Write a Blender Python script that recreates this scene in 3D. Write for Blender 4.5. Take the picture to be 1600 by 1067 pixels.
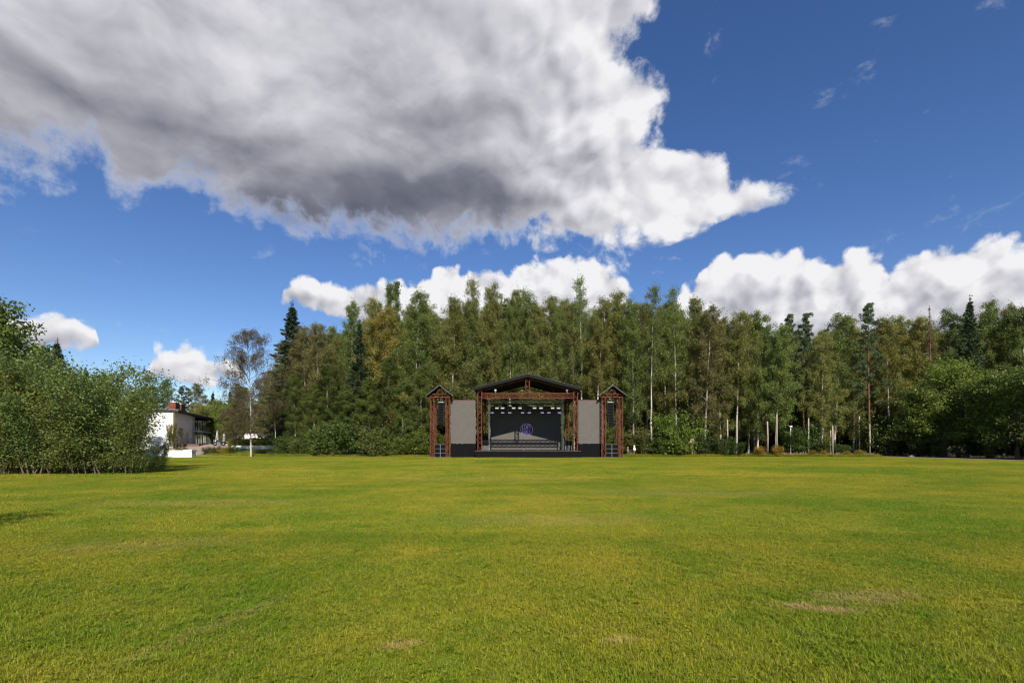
import bpy, bmesh, math, random
import numpy as np
from mathutils import Vector, Matrix, noise as mnoise

for _o in list(bpy.data.objects):
    bpy.data.objects.remove(_o, do_unlink=True)
SC = bpy.context.scene
COL = SC.collection
R = math.radians

# ------------------------------------------------------------------ camera
FPX, HZ, CAMZ = 755.0, 696.0, 1.7          # focal length and horizon row of the 1600 px wide photograph, eye height
cam_d = bpy.data.cameras.new('camera')
cam = bpy.data.objects.new('camera', cam_d)
COL.objects.link(cam)
cam.location = (0, 0, CAMZ)
cam.rotation_euler = (R(90), 0, 0)
cam_d.sensor_width = 36.0
cam_d.lens = 36.0 * FPX / 1600.0
cam_d.shift_y = (HZ - 533.5) / 1600.0
cam_d.clip_start, cam_d.clip_end = 0.1, 6000
SC.camera = cam

# ------------------------------------------------------------------ sun and sky
LIGHT = Vector((-0.17, 1.0, -0.775)).normalized()      # the way sunlight travels: from behind the lawn's near end
SUN_EL = math.asin(-LIGHT.z)
SUN_AZ = math.atan2(-LIGHT.x, -LIGHT.y)                # clockwise from +Y
sun_d = bpy.data.lights.new('sun', 'SUN')
sun_d.energy, sun_d.angle, sun_d.color = 4.8, R(0.53), (1.0, 0.93, 0.82)
sun = bpy.data.objects.new('sun', sun_d)
COL.objects.link(sun)
sun.location = (30, -60, 60)
sun.rotation_euler = LIGHT.to_track_quat('-Z', 'Y').to_euler()

SC.view_settings.view_transform = 'Standard'
SC.view_settings.look = 'None'
SC.view_settings.exposure = 0.55
SC.view_settings.gamma = 1.0
SC.view_settings.use_curve_mapping = False
cy = SC.cycles
cy.max_bounces, cy.diffuse_bounces, cy.glossy_bounces = 5, 3, 2
cy.transmission_bounces, cy.transparent_max_bounces = 4, 6
cy.caustics_reflective = cy.caustics_refractive = False
cy.use_denoising = True
cy.denoiser = "OPENIMAGEDENOISE"
cy.denoising_input_passes = "RGB_ALBEDO_NORMAL"
cy.denoising_prefilter = "ACCURATE"

cy.filter_width = 1.15
cy.sample_clamp_indirect = 6.0

def azel(px, py):
    "compass bearing and height above the horizon (radians) of a point of the sky"
    x, z = (px - 800) / FPX, (HZ - py) / FPX
    return math.atan(x), math.atan2(z, math.hypot(1, x))

class NT:
    "small helper for wiring math nodes"
    def __init__(s, tree):
        s.t = tree
    def n(s, kind, **kw):
        nd = s.t.nodes.new(kind)
        for k, v in kw.items():
            setattr(nd, k, v)
        return nd
    def put(s, sock, v):
        if hasattr(v, 'is_output'):
            s.t.links.new(v, sock)
        else:
            sock.default_value = v
    def m(s, op, a, b=None, c=None, clamp=False):
        nd = s.n('ShaderNodeMath', operation=op, use_clamp=clamp)
        for i, v in enumerate((a, b, c)):
            if v is not None:
                s.put(nd.inputs[i], v)
        return nd.outputs[0]
    def v(s, op, a, b=None, sc=None):
        nd = s.n('ShaderNodeVectorMath', operation=op)
        s.put(nd.inputs[0], a)
        if b is not None:
            s.put(nd.inputs[1], b)
        if sc is not None:
            s.put(nd.inputs['Scale'], sc)
        return nd.outputs['Value'] if op in ('LENGTH', 'DOT_PRODUCT', 'DISTANCE') else nd.outputs[0]
    def rng(s, x, a, b, c=0.0, d=1.0, smooth=True):
        nd = s.n('ShaderNodeMapRange', interpolation_type='SMOOTHSTEP' if smooth else 'LINEAR')
        for i, v in enumerate((x, a, b, c, d)):
            s.put(nd.inputs[i], v)
        return nd.outputs[0]
    def noise(s, vec, scale, detail=6, rough=0.55, dist=0.0, lac=2.0):
        nd = s.n('ShaderNodeTexNoise')
        s.put(nd.inputs['Vector'], vec)
        for k, v in (('Scale', scale), ('Detail', detail), ('Roughness', rough), ('Distortion', dist), ('Lacunarity', lac)):
            s.put(nd.inputs[k], v)
        return nd.outputs[0]
    def mix(s, f, a, b):
        nd = s.n('ShaderNodeMix', data_type='RGBA')
        s.put(nd.inputs[0], f)
        s.put(nd.inputs[6], a)
        s.put(nd.inputs[7], b)
        return nd.outputs[2]
    def comb(s, x, y, z):
        nd = s.n('ShaderNodeCombineXYZ')
        for i, v in enumerate((x, y, z)):
            s.put(nd.inputs[i], v)
        return nd.outputs[0]
    def curve(s, x, pts, lo, hi, olo, ohi):
        "piecewise curve through pts, x in [lo, hi], values in [olo, ohi]"
        t = s.rng(x, lo, hi, 0.0, 1.0, smooth=False)
        nd = s.n('ShaderNodeFloatCurve')
        s.put(nd.inputs['Value'], t)
        c = nd.mapping.curves[0]
        pp = sorted(((a - lo) / (hi - lo), (b - olo) / (ohi - olo)) for a, b in pts)
        c.points[0].location = (0.0, pp[0][1])
        c.points[1].location = (1.0, pp[-1][1])
        for a, b in pp:
            if 0.0 < a < 1.0:
                c.points.new(a, b)
        for p in c.points:
            p.handle_type = 'AUTO_CLAMPED'
        nd.mapping.update()
        return s.m('MULTIPLY_ADD', nd.outputs[0], ohi - olo, olo)

world = bpy.data.worlds.new('World')
SC.world = world
world.use_nodes = True
wt = world.node_tree
wt.nodes.clear()
W = NT(wt)
sky = W.n('ShaderNodeTexSky', sky_type='NISHITA', sun_disc=False)
sky.sun_elevation, sky.sun_rotation = SUN_EL, SUN_AZ
sky.altitude, sky.air_density, sky.dust_density, sky.ozone_density = 200, 0.95, 0.12, 2.6
hs = W.n('ShaderNodeHueSaturation')
hs.inputs['Hue'].default_value, hs.inputs['Saturation'].default_value, hs.inputs['Value'].default_value = 0.511, 1.20, 1.0
wt.links.new(sky.outputs[0], hs.inputs['Color'])
bg_sky = W.n('ShaderNodeBackground')
wt.links.new(hs.outputs[0], bg_sky.inputs[0])
bg_sky.inputs[1].default_value = 0.086

# cumulus clouds, laid out by compass bearing and height above the horizon
DIR = W.v('NORMALIZE', W.n('ShaderNodeTexCoord').outputs['Generated'])
_sp = W.n('ShaderNodeSeparateXYZ')
wt.links.new(DIR, _sp.inputs[0])
AZ = W.m('ARCTAN2', _sp.outputs[0], _sp.outputs[1])
EL = W.m('ARCSINE', _sp.outputs[2])
PI = math.pi
# gentle warp so that no outline is a clean curve
wv = W.n('ShaderNodeTexNoise')
W.put(wv.inputs['Vector'], DIR)
wv.inputs['Scale'].default_value, wv.inputs['Detail'].default_value = 5.0, 3.0
WARP = W.v('SUBTRACT', wv.outputs['Color'], (0.5, 0.5, 0.5))
WD = W.v('ADD', DIR, W.v('SCALE', WARP, sc=0.10))

def fb(off, scale=9.0, detail=9, rough=0.56):
    return W.noise(W.v('ADD', WD, off), scale, detail, rough)
F1 = fb((0, 0, 0))
F2 = fb((0.022, -0.012, 0.030))             # the same field a little nearer the sun: their difference is the relief
BIG = W.noise(W.v('ADD', DIR, (3.1, 1.7, 0.4)), 3.2, 4, 0.5)
FINE = W.noise(W.v('ADD', WD, (7, 2, 1)), 30.0, 8, 0.66)
RELIEF = W.m('SUBTRACT', F1, F2)
def puff(off, scale):
    "rounded billows: smooth cells, large with small on top"
    r = None
    for k, (m_, w_) in enumerate(((1.0, 1.0), (2.3, 0.5))):
        nd = W.n('ShaderNodeTexVoronoi', feature='F1')
        W.put(nd.inputs['Vector'], W.v('ADD', W.v('ADD', DIR, W.v('SCALE', WARP, sc=0.05)), off))
        nd.inputs['Scale'].default_value = scale * m_
        t_ = W.m('MULTIPLY', W.m('SUBTRACT', 0.47, nd.outputs['Distance']), w_)
        r = t_ if r is None else W.m('ADD', r, t_)
    return r
P1, P2 = puff((0, 0, 0), 13.0), puff((0.014, -0.008, 0.020), 13.0)
PREL = W.m('SUBTRACT', P1, P2)

# -- the great cloud overhead: underside and leading edge
und = [(-400, 60), (-150, 180), (0, 285), (60, 300), (120, 288), (150, 276), (200, 330), (260, 312), (330, 345), (400, 376), (470, 372), (520, 386),
       (570, 402), (620, 398), (680, 392), (740, 392), (800, 384), (860, 378), (950, 392), (1020, 384), (1080, 362), (1150, 352), (1215, 354), (1500, 340)]
und_pts = [azel(x, y) for x, y in und] + [(R(-75), R(40)), (R(-110), R(46)), (R(60), R(30)), (R(90), R(40))]
B_UND = W.curve(AZ, und_pts, R(-115), R(95), 0.0, R(60))
lead = [(0, 1012), (40, 992), (80, 976), (120, 1006), (150, 1042), (180, 1014), (222, 998), (240, 1056), (254, 1106), (268, 1136), (285, 1160), (302, 1184), (320, 1176), (334, 1160),
        (347, 1126), (384, 1036), (410, 960)]
lead_pts = []
for y, x in lead:
    a, e = azel(x, y)
    lead_pts.append((e, a))
lead_pts += [(R(50), R(8)), (R(58), R(-4)), (R(66), R(-25)), (R(75), R(-60)), (R(88), R(-100))]
B_LEAD = W.curve(EL, lead_pts, 0.0, R(90), R(-110), R(60))
e_up = W.m('MINIMUM', W.m('SUBTRACT', EL, B_UND), W.m('SUBTRACT', B_LEAD, AZ))
e_up = W.m('MINIMUM', e_up, W.m('ADD', AZ, R(105)))
edge_up = W.m('MULTIPLY', e_up, 9.0)
bright = W.rng(AZ, R(-6), R(8))              # the sunlit leading side is billowy, the rest a soft ragged base
d_up = W.m('ADD', edge_up, W.m('MULTIPLY', W.m('SUBTRACT', F1, 0.5), 1.7))
d_up = W.m('ADD', d_up, W.m('MULTIPLY', P1, W.m('MULTIPLY_ADD', bright, 0.45, 0.2)))
d_up = W.m('ADD', d_up, W.m('MULTIPLY', bright, 0.22))
d_up = W.m('ADD', d_up, W.m('MULTIPLY', W.m('SUBTRACT', FINE, 0.5), 0.95))
soft = W.rng(AZ, R(-14), R(8), 1.0, 0.0)
A_UP = W.rng(d_up, W.m('MULTIPLY_ADD', soft, -0.02, -0.04), W.m('MULTIPLY_ADD', soft, 0.18, 0.42))

# -- the low banks all round the horizon: tops and flat bases
tops = [(-60, 500), (0, 482), (40, 482), (110, 487), (150, 507), (168, 532), (176, 560), (188, 640), (210, 640), (224, 596), (230, 550), (262, 540), (310, 543), (350, 548), (380, 575), (404, 640),
        (424, 640), (434, 474), (441, 452), (466, 434), (500, 442), (560, 442), (600, 444), (645, 444), (690, 420), (740, 414), (785, 430), (832, 408), (880, 408), (915, 399), (947, 412),
        (975, 446), (1012, 484), (1034, 500), (1056, 456), (1100, 425), (1160, 394), (1200, 400), (1240, 388), (1290, 402), (1330, 379), (1362, 402), (1388, 418), (1402, 391),
        (1450, 381), (1500, 386), (1560, 375), (1600, 374), (1700, 395)]
top_pts = [azel(x, y) for x, y in tops]
rnd = random.Random(4)
for k in range(13):
    top_pts.append((R(62 + k * 9), R(rnd.uniform(5, 15))))
    top_pts.append((R(-56 - k * 9.5), R(rnd.uniform(4, 13))))
B_TOP = W.curve(AZ, top_pts, -PI, PI, 0.0, R(25))
bases = [(-100, 552), (0, 552), (60, 552), (120, 546), (188, 548), (208, 594), (232, 594), (300, 596), (400, 596), (408, 430), (429, 430), (437, 460), (446, 468), (470, 474), (520, 492), (580, 520),
         (640, 560), (700, 600), (1000, 600), (1100, 560), (1600, 560), (1700, 600)]
base_pts = [azel(x, y) for x, y in bases] + [(R(80), R(3)), (R(179), R(2)), (R(-80), R(3)), (R(-179), R(2))]
B_BASE = W.curve(AZ, base_pts, -PI, PI, 0.0, R(25))
e_t = W.m('SUBTRACT', B_TOP, EL)
e_b = W.m('SUBTRACT', EL, B_BASE)
F3 = W.noise(W.v('ADD', WD, (1.3, 4.2, 0.9)), 15.0, 9, 0.58)
F4 = W.noise(W.v('ADD', WD, (1.3 + 0.014, 4.2 - 0.008, 0.9 + 0.020)), 15.0, 9, 0.58)
REL2 = W.m('SUBTRACT', F3, F4)
e_lo = W.m('MINIMUM', W.m('MULTIPLY', e_t, 24.0), W.m('MULTIPLY', e_b, 30.0))
Q1, Q2 = puff((4.0, 1.0, 2.0), 19.0), puff((4.010, 0.994, 2.014), 19.0)
d_lo = W.m('ADD', W.m('MINIMUM', e_lo, 1.2), W.m('MULTIPLY', W.m('SUBTRACT', F3, 0.5), 1.3))
d_lo = W.m('ADD', d_lo, W.m('MULTIPLY', Q1, 0.85))
d_lo = W.m('ADD', d_lo, 0.06)
d_lo = W.m('ADD', d_lo, W.m('MULTIPLY', W.m('SUBTRACT', FINE, 0.5), 0.75))
A_LO = W.rng(d_lo, -0.04, 0.30)

# thin stray wisps in the open blue
WSP = W.noise(W.v('MULTIPLY', W.v('ADD', WD, (5.5, 0.3, 2.0)), (1.0, 1.0, 1.6)), 11.0, 8, 0.62)
A_WISP = W.m('MULTIPLY', W.rng(WSP, 0.60, 0.78), 0.40)

def spot(px, py, wx, wy):
    "soft patch where the cloud is thick and lets less light through"
    a, e = azel(px, py)
    dx = W.m('DIVIDE', W.m('SUBTRACT', AZ, a), wx / FPX)
    dy = W.m('DIVIDE', W.m('SUBTRACT', EL, e), wy / FPX)
    r2 = W.m('ADD', W.m('MULTIPLY', dx, dx), W.m('MULTIPLY', dy, dy))
    return W.m('POWER', 2.718, W.m('MULTIPLY', r2, -1.0))
thick = W.m('MULTIPLY', spot(600, 345, 205, 80), 0.31)
for px, py, wx, wy, k in ((130, 262, 300, 45, 0.15), (760, 200, 150, 110, 0.22), (420, 285, 260, 60, 0.10), (60, 110, 200, 50, 0.10), (800, 320, 170, 50, 0.14), (250, 190, 120, 60, 0.06)):
    thick = W.m('ADD', thick, W.m('MULTIPLY', spot(px, py, wx, wy), k))
lum_up = W.m('SUBTRACT', W.rng(AZ, R(-20), R(10), 0.735, 0.915), W.m('MULTIPLY', thick, W.m('MULTIPLY_ADD', BIG, 0.9, 0.55)))
STREAK = W.noise(W.v('MULTIPLY', W.v('ADD', WD, (2.0, 0.0, 5.0)), (1.0, 1.0, 2.0)), 6.0, 5, 0.50)
lum_up = W.m('ADD', lum_up, W.m('MULTIPLY', W.m('SUBTRACT', STREAK, 0.5), 0.50))
FLAT = W.v('MULTIPLY', WD, (1.0, 1.0, 1.9))
S1 = W.noise(FLAT, 8.0, 4.0, 0.50)
S2 = W.noise(W.v('ADD', FLAT, (0.035, -0.016, 0.05)), 8.0, 4.0, 0.50)
lum_up = W.m('ADD', lum_up, W.m('MULTIPLY', W.m('SUBTRACT', S1, S2), 0.45))
lum_up = W.m('ADD', lum_up, W.m('MULTIPLY', RELIEF, W.rng(AZ, R(-12), R(12), 0.10, 0.28)))
lum_up = W.m('ADD', lum_up, W.m('MULTIPLY', PREL, W.m('MULTIPLY_ADD', bright, 0.34, 0.05)))
hgt = W.m('DIVIDE', e_b, W.m('MAXIMUM', W.m('SUBTRACT', B_TOP, B_BASE), 0.02))
G1 = W.noise(W.v('ADD', WD, (1.3, 4.2, 0.9)), 15.0, 3.0, 0.48)
G2 = W.noise(W.v('ADD', WD, (1.3 + 0.018, 4.2 - 0.010, 0.9 + 0.026)), 15.0, 3.0, 0.48)
lum_lo = W.m('ADD', W.rng(hgt, 0.15, 0.85, 0.64, 0.97), W.m('ADD', W.m('ADD', W.m('MULTIPLY', REL2, 0.20), W.m('MULTIPLY', W.m('SUBTRACT', Q1, Q2), 0.28)), W.m('MULTIPLY', W.m('SUBTRACT', G1, G2), 0.55)))
lum_lo = W.m('ADD', lum_lo, W.m('MULTIPLY', W.m('SUBTRACT', G1, 0.5), 0.30))

def cloud_col(lum):
    nd = W.n('ShaderNodeValToRGB')
    W.put(nd.inputs[0], lum)
    cr = nd.color_ramp
    cr.elements[0].position, cr.elements[0].color = 0.12, (0.095, 0.105, 0.145, 1)
    cr.elements[1].position, cr.elements[1].color = 0.98, (0.93, 0.93, 0.95, 1)
    for p, c in ((0.35, (0.20, 0.205, 0.26, 1)), (0.58, (0.42, 0.42, 0.475, 1)), (0.80, (0.70, 0.70, 0.745, 1))):
        e = cr.elements.new(p)
        e.color = c
    return nd.outputs[0]
c_mix = W.mix(A_UP, cloud_col(lum_lo), cloud_col(lum_up))
A_ALL = W.m('MAXIMUM', W.m('MAXIMUM', A_UP, A_LO), A_WISP)
bg_cloud = W.n('ShaderNodeBackground')
wt.links.new(c_mix, bg_cloud.inputs[0])
bg_cloud.inputs[1].default_value = 0.655
mixs = W.n('ShaderNodeMixShader')
wt.links.new(A_ALL, mixs.inputs[0])
wt.links.new(bg_sky.outputs[0], mixs.inputs[1])
wt.links.new(bg_cloud.outputs[0], mixs.inputs[2])
wout = W.n('ShaderNodeOutputWorld')
wt.links.new(mixs.outputs[0], wout.inputs[0])
world.cycles.sampling_method = 'MANUAL'
world.cycles.sample_map_resolution = 512

# ------------------------------------------------------------------ helpers
def X(px, Y):
    return (px - 800.0) / FPX * Y
def Z(py, Y):
    return CAMZ + (HZ - py) / FPX * Y
def sstep(t):
    t = max(0.0, min(1.0, t))
    return t * t * (3 - 2 * t)
def ground_z(x, y):
    "the lawn is level; the land climbs gently towards the house"
    return 1.9 * sstep((y - 70) / 25) * sstep((-x - 18) / 25)

def tag(o, label, cat, group=None):
    o['label'], o['category'] = label, cat
    if group:
        o['group'] = group
    return o
def empty(name, loc=(0, 0, 0), rz=0.0):
    o = bpy.data.objects.new(name, None)
    o.empty_display_size = 0.3
    o.location, o.rotation_euler = loc, (0, 0, rz)
    COL.objects.link(o)
    return o
def thing(name, label, cat, loc=(0, 0, 0), rz=0.0, group=None):
    return tag(empty(name, loc, rz), label, cat, group)
def link(name, me, mat=None, parent=None, loc=(0, 0, 0), rz=0.0):
    o = bpy.data.objects.new(name, me)
    if mat is not None and not me.materials:
        me.materials.append(mat)
    COL.objects.link(o)
    o.parent = parent
    o.location, o.rotation_euler = loc, (0, 0, rz)
    return o
def struct(name, me, mat):
    o = link(name, me, mat)
    o['kind'] = 'structure'
    return o

class MB:
    "collects boxes, bars, prisms and tubes into one mesh"
    def __init__(s):
        s.v, s.f, s.sm = [], [], []
    def add(s, vs, fs, smooth=False):
        o = len(s.v)
        s.v += [tuple(p) for p in vs]
        s.f += [tuple(i + o for i in f) for f in fs]
        s.sm += [smooth] * len(fs)
        return s
    def box(s, x0, x1, y0, y1, z0, z1):
        vs = [(x, y, z) for z in (z0, z1) for y in (y0, y1) for x in (x0, x1)]
        return s.add(vs, [(0, 2, 3, 1), (4, 5, 7, 6), (0, 1, 5, 4), (2, 6, 7, 3), (0, 4, 6, 2), (1, 3, 7, 5)])
    def bar(s, a, b, w, h=None):
        a, b = Vector(a), Vector(b)
        d = (b - a)
        if d.length < 1e-6:
            return s
        d.normalize()
        up = Vector((0, 0, 1)) if abs(d.z) < 0.95 else Vector((0, 1, 0))
        u = d.cross(up).normalized() * (w / 2)
        v = d.cross(u).normalized() * ((h or w) / 2)
        vs = [p + q for p in (a, b) for q in (-u - v, u - v, u + v, -u + v)]
        return s.add(vs, [(3, 2, 1, 0), (4, 5, 6, 7), (0, 1, 5, 4), (1, 2, 6, 5), (2, 3, 7, 6), (3, 0, 4, 7)])
    def tube(s, pts, rads, n=6, cap=True):
        pts = [Vector(p) for p in pts]
        rings, o = [], []
        for i, p in enumerate(pts):
            d = (pts[min(i + 1, len(pts) - 1)] - pts[max(i - 1, 0)]).normalized()
            up = Vector((0, 1, 0)) if abs(d.y) < 0.9 else Vector((1, 0, 0))
            u = d.cross(up).normalized()
            v = d.cross(u).normalized()
            rings.append([p + (u * math.cos(2 * PI * k / n) + v * math.sin(2 * PI * k / n)) * rads[i] for k in range(n)])
        vs = [q for r in rings for q in r]
        fs = []
        for i in range(len(pts) - 1):
            for k in range(n):
                a, b = i * n + k, i * n + (k + 1) % n
                fs.append((a, b, b + n, a + n))
        if cap:
            fs.append(tuple(range(n))[::-1])
            fs.append(tuple((len(pts) - 1) * n + k for k in range(n)))
        return s.add(vs, fs, True)
    def cyl(s, c, r0, r1, z0, z1, n=12):
        return s.tube([(c[0], c[1], z0), (c[0], c[1], z1)], [r0, r1], n)
    def prism(s, poly, y0, y1):
        "polygon in x,z pushed through y"
        n = len(poly)
        vs = [(x, y0, z) for x, z in poly] + [(x, y1, z) for x, z in poly]
        fs = [tuple(range(n)), tuple(range(2 * n - 1, n - 1, -1))] + [(i, i + n, (i + 1) % n + n, (i + 1) % n) for i in range(n)]
        return s.add(vs, fs)
    def truss(s, a, b, w, panel, chord=0.085, diag=0.05, d=None, cross=False):
        "square lattice girder from a to b with crossed bracing on its four sides"
        a, b = Vector(a), Vector(b)
        ax = (b - a).normalized()
        ref = Vector((0, 1, 0))
        u = ax.cross(ref).normalized() * ((w - chord) / 2)
        v = ref * (((d or w) - chord) / 2)
        cs = [u + v, u - v, -u - v, -u + v]
        for c in cs:
            s.bar(a + c, b + c, chord)
        n = max(1, round((b - a).length / panel))
        for i in range(n):
            p, q = a + (b - a) * (i / n), a + (b - a) * ((i + 1) / n)
            for k in range(4):
                c, e = cs[k], cs[(k + 1) % 4]
                if cross or (i + k) % 2 == 0:
                    s.bar(p + c, q + e, diag)
                if cross or (i + k) % 2:
                    s.bar(p + e, q + c, diag)
                if i and cross:
                    s.bar(p + c, p + e, diag)
        for p in (a, b):
            for k in range(4):
                s.bar(p + cs[k], p + cs[(k + 1) % 4], chord)
        return s
    def mesh(s, name):
        me = bpy.data.meshes.new(name)
        me.from_pydata(s.v, [], s.f)
        me.polygons.foreach_set('use_smooth', s.sm)
        bm = bmesh.new()
        bm.from_mesh(me)
        bmesh.ops.recalc_face_normals(bm, faces=bm.faces)
        bm.to_mesh(me)
        bm.free()
        me.update()
        return me
    def build(s, name, mat, parent=None, loc=(0, 0, 0), rz=0.0):
        return link(name, s.mesh(name), mat, parent, loc, rz)

# ------------------------------------------------------------------ materials
def new_mat(name):
    m = bpy.data.materials.new(name)
    m.use_nodes = True
    m.node_tree.nodes.clear()
    return m, NT(m.node_tree)
def surf(name, col, rough=0.7, spec=0.3, metal=0.0, var=0.25, scale=3.0, bump=0.0, bscale=40.0, detail=6, emit=None, estr=0.0, col2=None, stretch=(1, 1, 1)):
    "painted or natural surface with uneven tone and fine relief"
    m, t = new_mat(name)
    p = t.n('ShaderNodeBsdfPrincipled')
    co = t.n('ShaderNodeTexCoord').outputs['Object']
    co = t.v('MULTIPLY', co, stretch)
    nz = t.noise(co, scale, detail, 0.6)
    c = (*col, 1)
    d = (*(col2 or tuple(k * (1 - var) for k in col)), 1)
    t.put(p.inputs['Base Color'], t.mix(t.rng(nz, 0.35, 0.65), d, c))
    t.put(p.inputs['Roughness'], t.m('MULTIPLY_ADD', t.m('SUBTRACT', nz, 0.5), 0.3, rough, clamp=True))
    p.inputs['Metallic'].default_value = metal
    p.inputs['Specular IOR Level'].default_value = spec
    if bump:
        b = t.n('ShaderNodeBump')
        b.inputs['Strength'].default_value = 0.6
        b.inputs['Distance'].default_value = bump
        t.put(b.inputs['Height'], t.noise(co, bscale, 5, 0.6))
        t.put(p.inputs['Normal'], b.outputs[0])
    if emit:
        p.inputs['Emission Color'].default_value = (*emit, 1)
        p.inputs['Emission Strength'].default_value = estr
    o = t.n('ShaderNodeOutputMaterial')
    t.t.links.new(p.outputs[0], o.inputs[0])
    return m

def leaf_mat(name, transl=0.35, gloss=0.25, rough=0.45, spread=0.35):
    "foliage: each crown's own tint, each leaf a little different, light shining through"
    m, t = new_mat(name)
    oi = t.n('ShaderNodeObjectInfo').outputs['Color']
    lv = t.n('ShaderNodeAttribute', attribute_name='lv').outputs['Fac']
    h = t.n('ShaderNodeHueSaturation')
    t.put(h.inputs['Color'], oi)
    t.put(h.inputs['Hue'], t.m('MULTIPLY_ADD', lv, -0.035, 0.5175))
    t.put(h.inputs['Saturation'], t.m('MULTIPLY_ADD', lv, 0.3, 0.85))
    t.put(h.inputs['Value'], t.m('MULTIPLY_ADD', lv, 2 * spread, 1 - spread))
    p = t.n('ShaderNodeBsdfPrincipled')
    t.put(p.inputs['Base Color'], h.outputs[0])
    p.inputs['Roughness'].default_value = rough
    p.inputs['Specular IOR Level'].default_value = gloss
    tr = t.n('ShaderNodeBsdfTranslucent')
    h2 = t.n('ShaderNodeHueSaturation')
    h2.inputs['Hue'].default_value, h2.inputs['Saturation'].default_value, h2.inputs['Value'].default_value = 0.485, 1.1, 1.3
    t.put(h2.inputs['Color'], h.outputs[0])
    t.put(tr.inputs['Color'], h2.outputs[0])
    mx = t.n('ShaderNodeMixShader')
    mx.inputs[0].default_value = transl
    t.t.links.new(p.outputs[0], mx.inputs[1])
    t.t.links.new(tr.outputs[0], mx.inputs[2])
    o = t.n('ShaderNodeOutputMaterial')
    t.t.links.new(mx.outputs[0], o.inputs[0])
    return m

# lawn colour as a function of the place on the lawn: lush, sun-tired and bare patches
LG = bpy.data.node_groups.new('lawn_colour', 'ShaderNodeTree')
LG.interface.new_socket('Colour', in_out='OUTPUT', socket_type='NodeSocketColor')
_t = NT(LG)
_pos = _t.n('ShaderNodeNewGeometry').outputs['Position']
_pf = _t.v('MULTIPLY', _pos, (1, 1, 0))
_n1 = _t.noise(_pf, 0.11, 4, 0.55, 0.4)
_n2 = _t.noise(_t.v('ADD', _pf, (31, 7, 0)), 0.55, 5, 0.6, 0.5)
_n3 = _t.noise(_t.v('ADD', _pf, (3, 77, 0)), 2.2, 5, 0.62, 0.3)
_mow = _t.noise(_t.v('MULTIPLY', _pf, (0.06, 0.5, 0)), 1.0, 4, 0.6, 0.2)
_dry = _t.m('ADD', _t.m('MULTIPLY', _n1, 0.8), _t.m('ADD', _t.m('MULTIPLY', _n2, 0.60), _t.m('ADD', _t.m('MULTIPLY', _n3, 0.35), _t.m('MULTIPLY', _mow, 0.35))))
_c = _t.mix(_t.rng(_dry, 0.84, 1.26), (0.116, 0.186, 0.006, 1), (0.296, 0.264, 0.021, 1))
_c = _t.mix(_t.m('MULTIPLY', _t.rng(_n3, 0.50, 0.70), 0.35), _c, (0.140, 0.215, 0.007, 1))
_bare = _t.m('MULTIPLY', _t.rng(_t.m('ADD', _n2, _t.m('MULTIPLY', _n3, 0.6)), 1.07, 1.18), 0.6)
_c = _t.mix(_bare, _c, (0.36, 0.25, 0.105, 1))
# worn places: x, y, half length, half width, turn, strength
for wx, wy, wl, ww, wr, ws in ((3.15, 4.95, 0.55, 0.13, -0.25, 0.85), (3.9, 5.3, 0.8, 0.3, 0.2, 0.45), (-2.75, 4.5, 1.1, 0.16, 1.25, 0.22), (-6.2, 8.0, 1.8, 0.6, 0.2, 0.22), (-0.9, 4.05, 0.22, 0.10, 0.4, 0.6), (1.0, 11.0, 3.0, 1.0, 0.1, 0.2),
                               (-9.0, 14.0, 4.0, 1.0, 0.1, 0.2), (6.0, 17.0, 4.0, 1.5, -0.1, 0.2), (-1.2, 24.0, 6.0, 1.6, 0.0, 0.18), (0.95, 4.15, 0.18, 0.09, 0.0, 0.6)):
    rel = _t.v('SUBTRACT', _pf, (wx, wy, 0))
    cw, sw_ = math.cos(wr), math.sin(wr)
    dx = _t.m('DIVIDE', _t.v('DOT_PRODUCT', rel, (cw, sw_, 0)), wl)
    dy = _t.m('DIVIDE', _t.v('DOT_PRODUCT', rel, (-sw_, cw, 0)), ww)
    d2 = _t.m('ADD', _t.m('MULTIPLY', dx, dx), _t.m('MULTIPLY', dy, dy))
    d2 = _t.m('ADD', d2, _t.m('MULTIPLY', _t.m('SUBTRACT', _n3, 0.5), 3.0))
    _c = _t.mix(_t.m('MULTIPLY', _t.rng(d2, 1.2, 0.1), ws), _c, (0.37, 0.27, 0.11, 1))
_go = _t.n('NodeGroupOutput')
LG.links.new(_c, _go.inputs[0])
def lawn_col(t):
    g = t.n('ShaderNodeGroup')
    g.node_tree = LG
    return g.outputs[0]

# ------------------------------------------------------------------ ground
def sheet(name, xs, ys, dz=0.0, keep=None, bumpy=0.0, edge=None):
    "a sheet that follows the land, dz above it"
    vs, idx = [], {}
    for j, y in enumerate(ys):
        for i, x in enumerate(xs):
            if edge:
                x = edge(i, j, x, y)
            h = ground_z(x, y) + dz
            if bumpy:
                h += bumpy * (mnoise.noise((x * 0.13, y * 0.13, 1.3)) + 0.5 * mnoise.noise((x * 0.5, y * 0.5, 7.7)))
            idx[i, j] = len(vs)
            vs.append((x, y, h))
    fs = []
    for j in range(len(ys) - 1):
        for i in range(len(xs) - 1):
            if keep is None or keep((xs[i] + xs[i + 1]) / 2, (ys[j] + ys[j + 1]) / 2):
                fs.append((idx[i, j], idx[i + 1, j], idx[i + 1, j + 1], idx[i, j + 1]))
    me = bpy.data.meshes.new(name)
    me.from_pydata(vs, [], fs)
    me.update()
    for p in me.polygons:
        p.use_smooth = True
    return me
def frange(a, b, n):
    return [a + (b - a) * i / n for i in range(n + 1)]

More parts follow.
